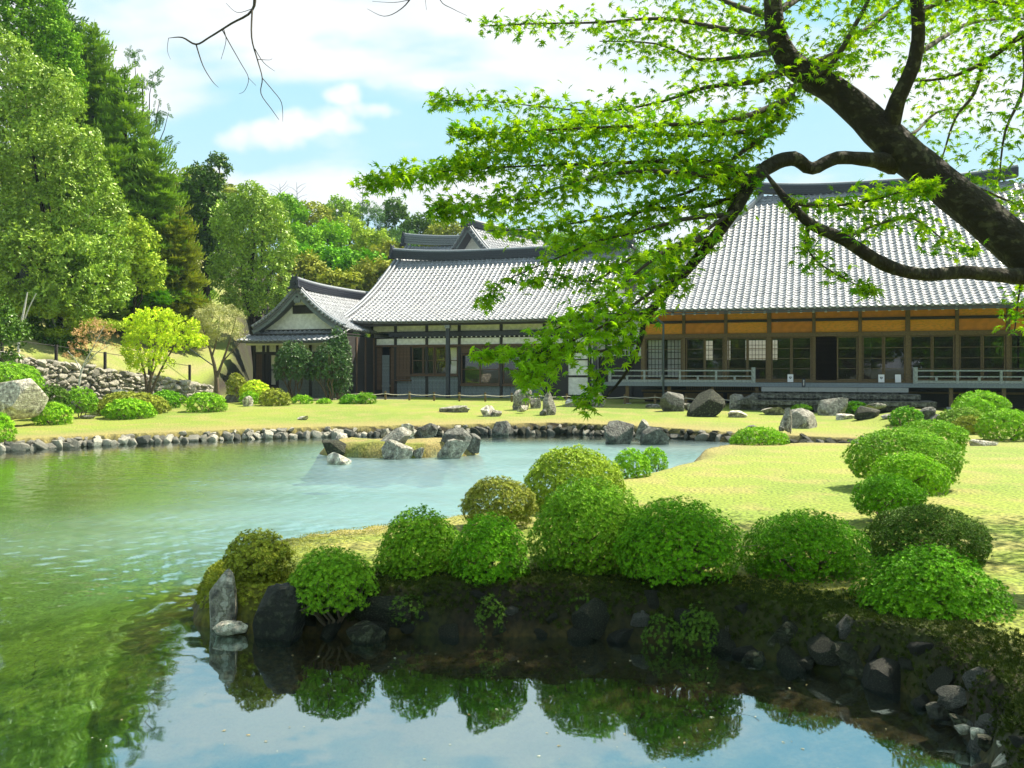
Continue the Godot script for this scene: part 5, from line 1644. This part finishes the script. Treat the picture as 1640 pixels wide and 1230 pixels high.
func build_rocks() -> void:
	# x0, x1, top, foot, distance (0: on the ground), material, label, cuts, boxiness, lean
	var far := "rocks on the far lawn"
	for a in [
		[1058, 1101, 627, 659, 0, "dark_rock", "dark pointed rock with a mossy foot left of the leaning one", 9, 0.2, -0.25],
		[1096, 1110, 646, 658, 0, "rock", "small stone at the right foot of the dark pointed rock", 7, 0.2, 0.0],
		[1105, 1162, 624, 668, 0, "moss_rock", "tall rock leaning right before the veranda railing", 10, 0.2, 0.4],
		[1168, 1200, 631, 656, 0, "rock", "rounded grey rock left of the steps, in front of the dark wedge", 9, 0.2, 0.0],
		[1190, 1230, 632, 658, 0, "dark_rock", "dark wedge shaped rock left of the stone steps", 10, 0.1, -0.3],
		[1167, 1198, 658, 669, 0, "pale_rock", "low flat stone lying in front of the wedge shaped rock", 7, 0.3, 0.0],
		[1219, 1268, 652, 665, 0, "rock", "long flat slab behind the square cut rock", 7, 0.4, 0.0],
		[1255, 1318, 655, 687, 0, "rock", "square cut rock like a stump on the lawn", 7, 0.75, 0.0],
		[1255, 1270, 653, 687, 24.4, "rock", "upright splinter against the left side of the square cut rock", 8, 0.4, 0.0],
		[1303, 1318, 645, 661, 0, "dark_rock", "narrow dark stone left of the upright rock", 7, 0.2, 0.0],
		[1314, 1361, 637, 666, 0, "rock", "upright block like rock before the stone steps", 8, 0.6, 0.0],
		[1371, 1414, 652, 672, 0, "moss_rock", "low pointed rock near the round dark bush", 9, 0.1, 0.0],
		[1340, 1372, 663, 672, 0, "pale_rock", "flat pale stone left of the low pointed rock", 6, 0.4, 0.0],
		[1412, 1432, 664, 672, 0, "rock", "little grey stone between the pointed rock and the round bush", 7, 0.2, 0.0],
		[1470, 1500, 653, 677, 0, "dark_rock", "craggy dark rock beside the round bush", 12, 0.0, 0.0],
		[1492, 1518, 664, 679, 0, "dark_rock", "lower craggy stone right of the tall crag", 11, 0.0, 0.0],
		[1388, 1421, 645, 653, 29, "rock", "flat stone lying at the end of the stone steps", 6, 0.4, 0.0],
		[1553, 1602, 704, 714, 0, "pale_rock", "flat pale stone at the start of the path on the right", 6, 0.4, 0.0],
		[1247, 1257, 683, 691, 0, "dark_rock", "pebble sized stone beside the square cut rock", 6, 0.2, 0.0],
		[1194, 1212, 681, 687, 0, "dark_rock", "small half buried stone above the inlet", 6, 0.2, 0.0],
		[702, 753, 650, 661, 0, "rock", "long flat rock lying alone on the far lawn", 7, 0.4, 0.0],
		[769, 793, 650, 668, 0, "pale_rock", "pale pyramid shaped rock on the lawn beside the flat one", 9, 0.0, 0.0],
		[786, 804, 657, 668, 0, "rock", "small stone leaning on the pale pyramid rock", 7, 0.2, 0.0],
		[821, 851, 621, 657, 0, "rock", "tallest standing stone before the middle hall", 8, 0.45, 0.1],
		[828, 846, 649, 658, 31.5, "pale_rock", "small block at the foot of the tallest standing stone", 7, 0.5, 0.0],
		[848, 867, 638, 655, 0, "rock", "squat rock right of the tallest standing stone", 8, 0.2, 0.0],
		[869, 891, 626, 665, 0, "rock", "slim standing stone with a ragged top", 9, 0.5, 0.0],
		[864, 876, 655, 666, 0, "dark_rock", "small stone at the foot of the slim standing stone", 7, 0.2, 0.0],
		[905, 930, 639, 652, 0, "pale_rock", "low pale rock half behind the hanging maple twig", 8, 0.2, 0.0],
		[926, 947, 639, 653, 0, "moss_rock", "rounded mossy rock between the pale rock and the block", 8, 0.2, 0.0],
		[943, 970, 628, 653, 0, "rock", "grey block by the corner of the white wall", 8, 0.5, 0.0],
		[1033, 1060, 647, 653, 0, "rock", "thin flat stone on the lawn left of the dark pointed rock", 6, 0.4, 0.0],
		[475, 493, 666, 673, 0, "pale_rock", "flat pale stone on the left lawn", 6, 0.4, 0.0],
		[387, 404, 634, 651, 0, "pale_rock", "small pale boulder beside the green cushion on the left lawn", 7, 0.4, 0.0],
		[358, 384, 630, 645, 0, "dark_rock", "dark stone behind the pale boulder on the left lawn", 8, 0.3, 0.0],
		[282, 308, 614, 640, 0, "rock", "standing grey stone before the right end of the stone wall", 9, 0.3, 0.0],
		[-40, 56, 606, 664, 26.5, "pale_rock", "big white boulder at the left edge under the creeper", 16, 0.0, 0.3],
		[178, 206, 622, 636, 33, "pale_rock", "pale flat rock at the foot of the stone wall", 7, 0.3, 0.0],
		[126, 150, 666, 672, 0, "rock", "flat stone beside the bright oval bush", 6, 0.4, 0.0]]:
		rock(a[0], a[1], a[2], a[3], a[4], a[5], a[6], a[7], a[8], a[9], far)
	var isl := "rocks on the islet"
	for a in [
		[603, 652, 684, 730, 20.6, "rock", "large pale rock leaning left on the islet", 10, 0.1, 0.5],
		[612, 662, 703, 737, 20.2, "rock", "low broken rock at the front edge of the islet", 11, 0.1, 0.0],
		[643, 664, 678, 696, 23.0, "pale_rock", "small pale rock at the back of the islet", 8, 0.2, 0.0],
		[672, 702, 677, 695, 23.2, "dark_rock", "pair of dark rocks behind the islet", 9, 0.2, 0.0],
		[706, 754, 685, 722, 20.8, "dark_rock", "jagged upright rock at the right end of the islet", 12, 0.1, 0.2],
		[702, 750, 702, 732, 20.3, "rock", "slanting striped rock in front of the jagged one", 11, 0.1, 0.35],
		[745, 770, 694, 720, 21.0, "dark_rock", "dark stone at the water on the islet's right end", 8, 0.2, 0.0],
		[523, 562, 724, 748, 19.0, "pale_rock", "pale wedge shaped rock in the water before the islet", 9, 0.1, 0.0],
		[536, 557, 693, 710, 22.3, "pale_rock", "small pale rock at the left back of the islet", 8, 0.2, 0.0],
		[514, 562, 704, 732, 20.6, "moss_rock", "dark mossy hump at the left end of the islet", 6, 0.1, 0.0],
		[610, 626, 686, 700, 22.6, "rock", "little rock behind the leaning pale one", 8, 0.2, 0.0],
		[661, 680, 716, 732, 20.3, "rock", "little rock by the islet's waterline", 8, 0.2, 0.0]]:
		rock(a[0], a[1], a[2], a[3], a[4], a[5], a[6], a[7], a[8], a[9], isl)
	rock(787, 818, 674, 698, 27.2, "dark_rock", "dark rounded boulder set in the far stone edging", 8, 0.2, 0.0)
	rock(968, 1018, 674, 712, 24.0, "dark_rock", "dark block standing in the water left of its notched twin", 7, 0.5, 0.0, "pair of boulders in the inlet")
	rock(1019, 1046, 671, 700, 24.2, "rock", "pale faced upright part of the boulder pair in the inlet", 8, 0.4, 0.1, "pair of boulders in the inlet")
	rock(1026, 1074, 683, 713, 23.9, "dark_rock", "broad dark boulder with a flat top in the inlet", 7, 0.45, 0.0, "pair of boulders in the inlet")
	var pt := "rocks of the near bank"
	for a in [
		[334, 386, 910, 1003, 6.95, "rock", "upright pale topped rock at the tip of the point", 10, 0.35, 0.1],
		[346, 398, 994, 1012, 6.75, "pale_rock", "flat pinkish stone at the waterline of the tip", 6, 0.4, 0.0],
		[412, 492, 930, 1016, 6.75, "shade_tinted_rock", "big dark mossy rock under the low spreading azalea", 10, 0.15, 0.3],
		[556, 618, 996, 1024, 6.65, "moss_rock", "flat mossy stone lying in the shallows", 7, 0.3, 0.0],
		[690, 790, 970, 1022, 7.0, "moss_rock", "wide dark rock in the bank below the small round azalea", 9, 0.2, 0.0],
		[822, 884, 940, 1016, 7.0, "moss_rock", "lichened upright rock in the bank", 9, 0.3, 0.0],
		[900, 982, 948, 1018, 6.95, "moss_rock", "broad lichened rock right of the upright bank rock", 9, 0.3, 0.0],
		[1222, 1304, 982, 1062, 6.3, "moss_rock", "mossy rounded rock with pale spots in the shaded bank", 8, 0.15, 0.0],
		[1308, 1376, 945, 1016, 6.6, "moss_rock", "rock tucked under the open stemmed azalea", 8, 0.2, 0.0],
		[1320, 1470, 1015, 1095, 6.0, "moss_rock", "long mossy hump below the largest azalea", 6, 0.1, 0.0],
		[1470, 1545, 1030, 1130, 5.6, "shade_tinted_rock", "dark rock in the corner of the bank", 8, 0.2, 0.0],
		[1530, 1640, 1040, 1160, 5.3, "shade_tinted_rock", "big shaded rock at the right edge of the bank", 8, 0.25, 0.0],
		[1186, 1226, 1040, 1066, 6.2, "moss_rock", "small mossy stone left of the spotted rock", 7, 0.2, 0.0],
		[1040, 1110, 985, 1040, 6.75, "shade_tinted_rock", "dark stone under the tall bare stemmed azalea", 8, 0.2, 0.0]]:
		rock(a[0], a[1], a[2], a[3], a[4], a[5], a[6], a[7], a[8], a[9], pt)
	var st := "flat stones at the water's corner"
	for a in [
		[1502, 1530, 1096, 1118, 5.25, "rock", "angular pale stone standing at the back of the stone litter", 7, 0.5, 0.0],
		[1532, 1580, 1104, 1132, 5.2, "shade_tinted_rock", "dark slab beside the angular pale stone", 7, 0.4, 0.0],
		[1484, 1530, 1126, 1146, 5.1, "shade_tinted_rock", "low dark slab left of the green topped ones", 6, 0.4, 0.0],
		[1520, 1556, 1142, 1160, 4.95, "moss_rock", "thin mossy slab in the middle of the stone litter", 6, 0.4, 0.0],
		[1528, 1556, 1158, 1172, 4.8, "rock", "oval pale stone at the water's corner", 6, 0.2, 0.0],
		[1550, 1580, 1162, 1180, 4.75, "pale_rock", "small bright stone catching sun", 7, 0.3, 0.0],
		[1558, 1604, 1174, 1198, 4.6, "moss_rock", "flat green stone before the long pale slab", 6, 0.4, 0.0],
		[1592, 1660, 1186, 1214, 4.4, "pale_rock", "long pale slab in the bottom right corner", 6, 0.4, 0.0],
		[1584, 1640, 1204, 1232, 4.3, "rock", "grey slab under the long pale one", 6, 0.4, 0.0],
		[1560, 1610, 1122, 1168, 5.1, "moss_rock", "rounded mossy stone against the shaded rock", 8, 0.2, 0.0],
		[1600, 1660, 1130, 1180, 4.9, "moss_rock", "mossy stone cut by the picture edge above the slabs", 8, 0.2, 0.0]]:
		rock(a[0], a[1], a[2], a[3], a[4], a[5], a[6], a[7], a[8], a[9], st)

func build_trees() -> void:
	var w := "trees on the left slope"
	tree("broadleaf_tree", "huge glossy leaved tree filling the left edge above the pond", w, Vector2(95, 600), 36.0, [[95, 330, 80, 84], [40, 150, 60, 60], [90, 175, 46, 60], [20, 240, 80, 80], [70, 250, 66, 60, -1.0], [130, 260, 44, 60], [155, 330, 44, 56], [172, 400, 40, 50], [165, 455, 46, 44], [110, 420, 60, 54, -1.5], [40, 400, 70, 66, -1.5], [100, 480, 66, 36, -1.0], [-10, 350, 70, 80], [30, 480, 50, 40], [-60, 250, 80, 110], [10, 90, 44, 50]], "clump", 0.25, 0.62, "broad", "leaf_gloss", 0.13, 0.3)
	tree("broadleaf_tree", "pale crowned tree rising at the top left corner", w, Vector2(20, 590), 42.0, [[35, 50, 60, 60], [95, 85, 34, 56], [-30, 20, 80, 90], [70, 130, 50, 50], [110, 140, 26, 50], [60, 10, 40, 40]], "clump", 0.27, 0.7, "mid", "leaf_soft", 0.3)
	conifer("cypress_tree", "dark conifer highest on the slope at the top left", w, 85, -40, 400, 170, 52.0, "pine", 0.9, 1.0)
	conifer("cypress_tree", "tall feathery cypress behind the huge glossy tree", w, 150, 30, 520, 200, 47.0, "cypress", 0.8, 1.0)
	conifer("cypress_tree", "cypress whose right side forms the steep green skyline", w, 200, 105, 530, 210, 45.0, "cypress", 0.8, 1.0)
	conifer("cypress_tree", "lower cypress in front of the steep skyline", w, 248, 220, 530, 170, 43.5, "cypress", 0.75, 1.0)
	conifer("cypress_tree", "smallest cypress at the foot of the steep skyline", w, 288, 320, 540, 100, 43.0, "olive", 0.6, 0.8)
	conifer("cypress_tree", "slim olive cypress in the notch left of the dark oak", w, 300, 262, 520, 84, 52.0, "cypress", 0.7, 1.0)
	conifer("cypress_tree", "broad cypress filling the gap behind the bright yellow green young tree", w, 185, 230, 530, 190, 43.0, "cypress", 0.75, 1.0)
	conifer("cypress_tree", "dark cypress between the highest conifer and the feathery one", w, 118, 20, 480, 170, 50.0, "pine", 0.8, 1.0)
	tree("pine_tree", "thin pine with open layered branches against the clouds", w, Vector2(225, 430), 50.0, [[228, 135, 22, 9], [243, 190, 26, 8], [256, 160, 14, 6], [262, 230, 18, 7], [246, 120, 10, 5], [215, 90, 16, 7], [270, 180, 8, 4], [236, 205, 20, 8]], "spray", 0.42, 0.7, "pine", "needle", 0.12, 0.2)
	tree("broadleaf_tree", "bright yellow green young tree below the cypresses", w, Vector2(222, 500), 40.0, [[215, 395, 38, 42], [235, 440, 30, 35], [200, 450, 26, 30]], "clump", 0.26, 0.8, "yellow", "leaf_soft", 0.12)
	conifer("cypress_tree", "small vivid green conifer at the top of the grassy slope", w, 240, 405, 486, 56, 41.0, "vivid", 0.34, 1.0)
	conifer("cypress_tree", "twin of the vivid conifer, left and a little lower", w, 212, 420, 492, 44, 40.5, "vivid", 0.34, 1.0)
	tree("broadleaf_tree", "dark evergreen oak at the notch between the slope and the far hill", w, Vector2(335, 510), 50.0, [[325, 300, 34, 34], [345, 350, 38, 44], [318, 370, 34, 44], [330, 430, 42, 46], [352, 268, 20, 20], [305, 330, 24, 40]], "clump", 0.28, 0.7, "dark", "leaf_gloss", 0.25)
	tree("broadleaf_tree", "round glossy tree with bronze tips right behind the small house", w, Vector2(412, 520), 47.0, [[400, 380, 46, 52], [430, 440, 44, 50], [378, 430, 40, 50], [445, 395, 30, 40], [400, 325, 34, 30], [425, 350, 34, 34], [370, 350, 30, 40], [455, 470, 26, 36], [400, 480, 50, 34]], "clump", 0.27, 0.65, "broad", "leaf_gloss", 0.28)
	tree("broadleaf_tree", "grey twigged scrub between the cypress and the dark oak", w, Vector2(300, 505), 44.0, [[295, 440, 26, 45], [285, 400, 20, 30]], "fine", 0.32, 0.6, "grey", "leaf_soft", 0.08)
	tree("maple_sapling", "young maple with layered yellow leaves under the huge tree", w, Vector2(100, 606), 35.5, [[80, 500, 70, 8], [130, 480, 40, 7], [40, 480, 40, 9], [150, 520, 45, 8], [100, 535, 40, 7]], "fine", 0.24, 1.0, "yellow", "leaf_soft", 0.08, 0.1, "pale_bark")
	var sl := thing("pale_trunk", "slim pale leaning trunk in front of the dark undergrowth", "tree", at_px(30, 622, 32.5), 0, w)
	branch("trunk", [[28, 622, 32.5, 2.6], [31, 540, 32.5, 2.2], [38, 500, 32.5, 1.6], [44, 468, 32.5, 0.8]], "pale_bark", sl, 7)
	branch("limb", [[36, 520, 32.5, 1.4], [48, 490, 32.3, 1.0], [58, 470, 32.3, 0.6]], "pale_bark", sl, 6)
	tree("undergrowth_shrub", "mass of dark shrubs under the huge tree by the wall", w, Vector2(70, 610), 35.5, [[60, 560, 50, 50], [110, 570, 40, 45], [20, 570, 45, 60], [-30, 560, 50, 70]], "clump", 0.26, 0.9, "dark", "leaf_soft", 0.0)
	tree("undergrowth_shrub", "light scrub above the left end of the stone wall", w, Vector2(100, 575), 38.5, [[95, 520, 28, 40], [120, 510, 20, 30]], "fine", 0.24, 0.7, "grey", "leaf_soft", 0.06)
	tree("undergrowth_shrub", "dark shrub at the left edge above the white boulder", w, Vector2(10, 600), 29.0, [[10, 545, 34, 42], [-20, 520, 40, 50]], "clump", 0.2, 0.8, "dark", "leaf_gloss", 0.0)
	var y := "small trees by the stone wall"
	var m := tree("young_maple", "bright yellow green maple in front of the stone wall", y, Vector2(237, 634), 33.5, [[260, 540, 52, 26], [225, 555, 30, 34], [285, 520, 34, 20], [250, 510, 34, 16], [300, 545, 32, 14], [215, 520, 18, 18], [240, 580, 36, 20]], "clump", 0.14, 0.36, "spring", "leaf_soft", 0.0, 0.2)
	for t in [[[236, 634, 33.5, 3.0], [232, 600, 33.5, 2.2], [222, 565, 33.5, 1.5], [214, 530, 33.5, 0.7]], [[238, 634, 33.5, 3.0], [243, 590, 33.4, 2.0], [250, 550, 33.4, 1.4], [252, 510, 33.4, 0.7]], [[240, 634, 33.5, 2.6], [256, 596, 33.5, 1.8], [276, 560, 33.5, 1.2], [296, 530, 33.5, 0.6]], [[238, 620, 33.5, 2.0], [250, 585, 33.7, 1.4], [272, 545, 33.7, 0.9], [285, 515, 33.7, 0.5]]]:
		branch("stem", t, "stem", m, 6)
	m = tree("copper_maple", "small coppery maple with bare looking twigs above the stone wall", y, Vector2(128, 630), 32.0, [[150, 535, 30, 20], [170, 545, 22, 24], [130, 555, 22, 14], [165, 520, 20, 10], [115, 570, 16, 8]], "fine", 0.14, 0.22, "copper", "leaf_soft", 0.0, 0.2)
	for t in [[[125, 628, 32.0, 2.0], [132, 590, 32.0, 1.4], [150, 555, 32.0, 1.0], [168, 520, 32.0, 0.5]], [[130, 595, 32.0, 1.2], [120, 575, 32.0, 0.8], [108, 562, 32.0, 0.4]], [[136, 585, 32.0, 1.1], [155, 565, 32.0, 0.8], [180, 550, 32.0, 0.4]]]:
		branch("stem", t, "pale_bark", m, 5)
	m = tree("slender_tree", "slender grey green tree forking low beside the small house", y, Vector2(347, 628), 37.5, [[350, 505, 38, 18], [365, 530, 32, 16], [330, 525, 24, 16], [375, 510, 22, 14], [340, 545, 20, 10]], "fine", 0.17, 0.5, "grey", "leaf_soft", 0.0, 0.2)
	for t in [[[347, 630, 37.5, 4.5], [346, 600, 37.5, 3.4], [338, 565, 37.5, 2.0], [326, 530, 37.5, 1.0], [320, 500, 37.5, 0.5]], [[347, 605, 37.5, 2.8], [358, 575, 37.5, 2.0], [368, 545, 37.5, 1.2], [378, 510, 37.5, 0.6]], [[340, 570, 37.5, 1.6], [348, 540, 37.5, 1.0], [352, 505, 37.5, 0.5]], [[356, 580, 37.5, 1.4], [374, 560, 37.5, 0.9], [388, 545, 37.5, 0.5]]]:
		branch("stem", t, "stem", m, 6)
	var hr := thing("hill_railing", "thin dark handrail slanting down the grassy slope", "railing", at_px(240, 520, 42.0), 0)
	branch("rail", [[212, 486, 44.0, 1.0], [245, 515, 42.0, 1.0], [300, 556, 39.5, 1.0], [345, 588, 38.0, 1.0]], "copper", hr, 5, 0.0)
	var hs := thing("slope_kerb", "pale concrete kerb crossing the top of the grassy slope", "kerb", at_px(240, 486, 45.0), 0)
	branch("kerb_line", [[205, 483, 46.0, 1.5], [250, 487, 45.5, 1.5], [300, 488, 45.0, 1.5]], "granite", hs, 5, 0.0)
	# the wooded hill behind the roofs: x, top, half width, height, distance, kind, leaf
	var k := 0
	var hillg := "trees on the wooded hill"
	for a in [
		[455, 318, 36, 60, 74, "mid", "light leaved tree on the skyline right of the round glossy tree"], [500, 330, 34, 60, 80, "olive", "olive tree on the skyline under the bare one"], [545, 322, 30, 55, 86, "cypress", "pointed green tree on the skyline in the middle of the hill"],
		[590, 326, 28, 55, 90, "pine", "blue green open tree right of the pointed one"], [632, 322, 22, 60, 92, "dark", "dark conifer like tree nearest the maple tips"], [560, 350, 26, 60, 78, "yellow", "tall yellow green poplar like tree on the hill"],
		[525, 360, 34, 50, 72, "fresh", "fresh green crown left of the yellow one"], [480, 365, 32, 50, 66, "mid", "mid green crown above the small house roof"], [600, 372, 36, 60, 70, "yellow", "yellowish crown left of the rear roofs"], [640, 372, 34, 50, 74, "pine", "bluish crown behind the ridge end ornament"],
		[678, 348, 36, 50, 88, "dark", "dark crown behind the further hall"], [720, 358, 40, 50, 84, "olive", "olive crown between the rear roofs"], [530, 400, 40, 50, 62, "vivid", "deep green crown in the hollow of the hill"], [580, 408, 44, 50, 60, "vivid", "deepest green wide crown right of the hollow"],
		[625, 395, 38, 40, 62, "bronze", "brown tinged round crown beside the ridge end"], [488, 412, 34, 44, 58, "bronze", "bronze crown just above the small roof"], [548, 438, 40, 34, 57, "olive", "olive crown low behind the small house ridge"], [604, 418, 34, 46, 58, "bronze", "bronze green crown against the middle roof's left edge"],
		[470, 392, 28, 40, 60, "vivid", "green crown touching the round glossy tree"], [770, 372, 44, 40, 86, "pine", "blue pine behind the tall gable"], [830, 380, 40, 36, 82, "olive", "pale crown right of the tall gable"], [900, 378, 44, 36, 84, "mid", "green crown half hidden by the maple over the middle ridge"], [950, 372, 36, 36, 88, "vivid", "rounded crown near the right end of the middle ridge"],
		[1000, 395, 40, 36, 84, "pine", "pine crown in the gap between the two halls"], [1060, 410, 40, 36, 80, "mid", "crown just left of the main roof's slope"]]:
		var sp := [[a[0], a[1] + a[3] * 0.45, a[2], a[3] * 0.5], [a[0] - a[2] * 0.5, a[1] + a[3] * 0.8, a[2] * 0.7, a[3] * 0.42], [a[0] + a[2] * 0.55, a[1] + a[3] * 0.75, a[2] * 0.65, a[3] * 0.45]]
		tree("hill_tree", a[6], hillg, Vector2(a[0], a[1] + a[3] * 1.6), a[4], sp, "clump" if a[5] != "pine" else "fine", 0.46, 0.75, a[5], "leaf_soft", 0.2)
		k += 1
	for b in [[475, 298, 352, 84.0, "bare winter tree standing above the hill skyline"], [580, 300, 352, 92.0, "thin bare tree beside the blue green one on the skyline"], [448, 300, 330, 78.0, "faint bare tree at the left of the hill skyline"]]:
		var bt := thing("bare_tree", b[4], "tree", at_px(b[0], b[2] + 20, b[3]), 0, "bare trees on the skyline")
		branch("trunk", [[b[0], b[2] + 20, b[3], 1.2], [b[0] + 1, (b[1] + b[2]) * 0.5, b[3], 0.9], [b[0], b[1] - 6, b[3], 0.3]], "grey_board", bt, 5)
		for n in 12:
			var yy: float = lerpf(b[2], b[1], n / 12.0)
			var s := 1.0 if n % 2 else -1.0
			branch("twig", [[b[0], yy, b[3], 0.5], [b[0] + s * 7, yy - 6, b[3], 0.35], [b[0] + s * rng.randf_range(10, 17), yy - rng.randf_range(7, 14), b[3], 0.2]], "grey_board", bt, 4, 0.0)
	var f := Geo.new()
	# far forest that reads as one mass, filling the hill between the trees above
	var blobs := []
	for n in 120:
		var x := rng.randf_range(-75, 60)
		var z := -rng.randf_range(62, 118)
		if x > 14.0 and z > -90: continue
		var r := rng.randf_range(2.0, 3.6)
		blobs.append([Vector3(x, hgt(x, z) + r * 0.8, z), r * 1.2, r, r * 1.2])
	var where := []
	var tint := []
	for b in blobs:
		var got := scatter([b], 0.85, 0.8, -0.4, 0.3, 0.5, GREEN[["mid", "dark", "olive", "vivid", "pine", "broad"][rng.randi() % 6]])
		where.append_array(got[0]); tint.append_array(got[1])
	for n in 46:
		var x := rng.randf_range(-42, 42)
		var z := rng.randf_range(9, 34) + absf(x) * 0.1
		var r := rng.randf_range(2.2, 3.8)
		var got := scatter([[Vector3(x, rng.randf_range(1.5, 7.5), z), r * 1.2, r, r * 1.2]], 0.8, 0.9, -0.9, 0.3, 0.5, GREEN[["mid", "dark", "vivid", "broad"][rng.randi() % 4]])
		where.append_array(got[0]); tint.append_array(got[1])
	many("far_forest", LEAF.clump0, M.leaf_soft, where, tint, self)

func build_grass() -> void:
	var bw := []
	var bt := []
	while bw.size() < 14000:
		var x := rng.randf_range(-3.0, 5.0)
		var z := -rng.randf_range(3.6, 8.2)
		var sd := pond_sd(x, z)
		if sd < 0.0 or sd > 0.75 - 0.4 * rng.randf(): continue
		var s := rng.randf_range(0.025, 0.06)
		bw.append(Transform3D(facing((Vector3(0, 0.7, 0.6) + rdir() * 0.5).normalized(), rng.randf() * TAU, Vector3(s, s, s)), Vector3(x, hgt(x, z), z)))
		bt.append(vary([Color(0.022, 0.04, 0.005), Color(0.06, 0.085, 0.009)]) if x > -1.6 else vary(GREEN.olive))  # darker right of the point: bank shade put into the tuft colour
	var fw := []
	var fc := []
	for k in 90:
		var x := rng.randf_range(-2.6, 2.2)
		var z := -rng.randf_range(4.3, 6.4)
		if pond_sd(x, z) > -0.05: continue
		var s := rng.randf_range(0.006, 0.02)
		fw.append(Transform3D(Basis(Vector3.UP, rng.randf() * TAU).scaled_local(Vector3(s, s, s * 1.8)), Vector3(x, WATER + 0.004, z)))
		fc.append(vary([Color(0.6, 0.6, 0.5), Color(0.35, 0.25, 0.08)]))
	many("floating_petals", LEAF.maple, M.leaf_soft, fw, fc, self)
	many("bank_moss", LEAF.ros1, M.leaf_soft, bw, bt, self)
	var g := Geo.new()
	for k in 5:
		var a := rng.randf() * TAU
		var d := Vector3(cos(a), 0, sin(a))
		var s := Vector3(-d.z, 0, d.x) * 0.12
		var o := d * rng.randf_range(0.1, 0.5)
		g.tri(o - s, o + d * 0.3 + Vector3(0, rng.randf_range(0.7, 1.2), 0), o + s)
	var m := g.mesh()
	var where := []
	var tint := []
	while where.size() < 16000:
		var d := 6.4 + 9.0 * pow(rng.randf(), 1.5)
		var x := rng.randf_range(-3.0, d * 0.6)
		var sd := pond_sd(x, -d)
		if sd < 0.25 or sd > 0.55 + 0.5 * rng.randf(): continue
		var y := hgt(x, -d)
		var s := rng.randf_range(0.007, 0.013) * clampf((16.5 - d) / 5.0, 0.2, 1.0)
		where.append(Transform3D(Basis(Vector3.UP, rng.randf() * TAU).scaled_local(Vector3(s * 1.3, s, s * 1.3)), Vector3(x, y, -d)))
		tint.append(vary([Color(0.27, 0.31, 0.03), Color(0.40, 0.38, 0.06)], 0.15))
	many("lawn_grass", m, M.leaf_soft, where, tint, self)

func _ready() -> void:
	rng.seed = 20240417
	noise.seed = 4
	noise.frequency = 0.02
	noise.fractal_octaves = 3
	# camera: level, lens shifted so that the horizon lies at 592 of 1230
	var cam := Camera3D.new()
	cam.name = "camera"
	cam.projection = Camera3D.PROJECTION_FRUSTUM
	cam.keep_aspect = Camera3D.KEEP_HEIGHT
	cam.set_frustum(0.05 * 1230.0 / FPX, Vector2(0, -0.05 * 23.0 / FPX), 0.05, 1500.0)
	cam.position = Vector3(0, EYE, 0)
	add_child(cam)
	cam.current = true
	var env := Environment.new()
	env.background_mode = Environment.BG_SKY
	var sky := Sky.new()
	var pano := PanoramaSkyMaterial.new()
	pano.panorama = ImageTexture.create_from_image(sky_image())
	sky.sky_material = pano
	env.sky = sky
	env.tonemap_mode = Environment.TONE_MAPPER_LINEAR
	env.tonemap_exposure = 2.6
	env.sdfgi_enabled = true
	env.ssao_enabled = true
	env.ssil_enabled = true
	env.fog_enabled = true
	env.fog_density = 0.0003
	env.fog_light_color = Color(0.80, 0.92, 1.0)
	var we := WorldEnvironment.new()
	we.name = "environment"
	we.environment = env
	add_child(we)
	var sun := DirectionalLight3D.new()
	sun.name = "sun"
	sun.light_energy = 1.6
	sun.light_color = Color(1.0, 0.96, 0.88)
	sun.light_angular_distance = 0.5
	sun.shadow_enabled = true
	add_child(sun)
	sun.look_at_from_position(Vector3(0.52, 0.82, -0.30), Vector3.ZERO)

	pond = PackedVector2Array([Vector2(-12.9, -22.1), Vector2(-10.8, -24.3), Vector2(-7.8, -25.9), Vector2(-5.7, -26.7), Vector2(-2.3, -27.4), Vector2(1.6, -28.1), Vector2(4.2, -26.7), Vector2(6.6, -24.4), Vector2(9.1, -22.9), Vector2(10.4, -22.2), Vector2(10.2, -21.6), Vector2(7.2, -22.0), Vector2(5.4, -21.6), Vector2(4.3, -19.6), Vector2(2.9, -17.1), Vector2(1.7, -15.2), Vector2(0.4, -13.2), Vector2(-0.6, -11.2), Vector2(-1.6, -10.0), Vector2(-2.3, -9.3), Vector2(-2.7, -8.5), Vector2(-2.75, -7.6), Vector2(-2.5, -7.05), Vector2(-2.05, -6.86), Vector2(-1.1, -6.82), Vector2(-0.1, -6.78), Vector2(0.85, -6.66), Vector2(1.5, -6.5), Vector2(2.05, -6.05), Vector2(2.45, -5.7), Vector2(2.6, -5.2), Vector2(2.55, -4.7), Vector2(2.35, -4.1), Vector2(2.3, -2.5), Vector2(2.0, -1.0), Vector2(0.5, -0.6), Vector2(-4.0, -0.6), Vector2(-12.0, -2.0), Vector2(-18.0, -8.0), Vector2(-18.5, -16.0), Vector2(-15.5, -19.8)])
	make_materials()
	make_leaves()
	make_stems()
	make_tiles()
	make_stones()
	for k in 4:
		var m: StandardMaterial3D = M.tile.duplicate()
		var v := 0.88 + 0.06 * k
		m.albedo_color = lin(0.34 * v, 0.36 * v, 0.39 * v)
		tile_mats.append(m)
	var t0 := Time.get_ticks_msec()
	build_ground()
	build_water()
	print("ground ", Time.get_ticks_msec() - t0)
	main_hall()
	middle_hall()
	small_houses()
	print("halls ", Time.get_ticks_msec() - t0)
	build_edging()
	build_rocks()
	print("rocks ", Time.get_ticks_msec() - t0)
	build_trees()
	print("trees ", Time.get_ticks_msec() - t0)
	build_bushes()
	build_maple()
	bare_branches()
	build_grass()
	print("all ", Time.get_ticks_msec() - t0)
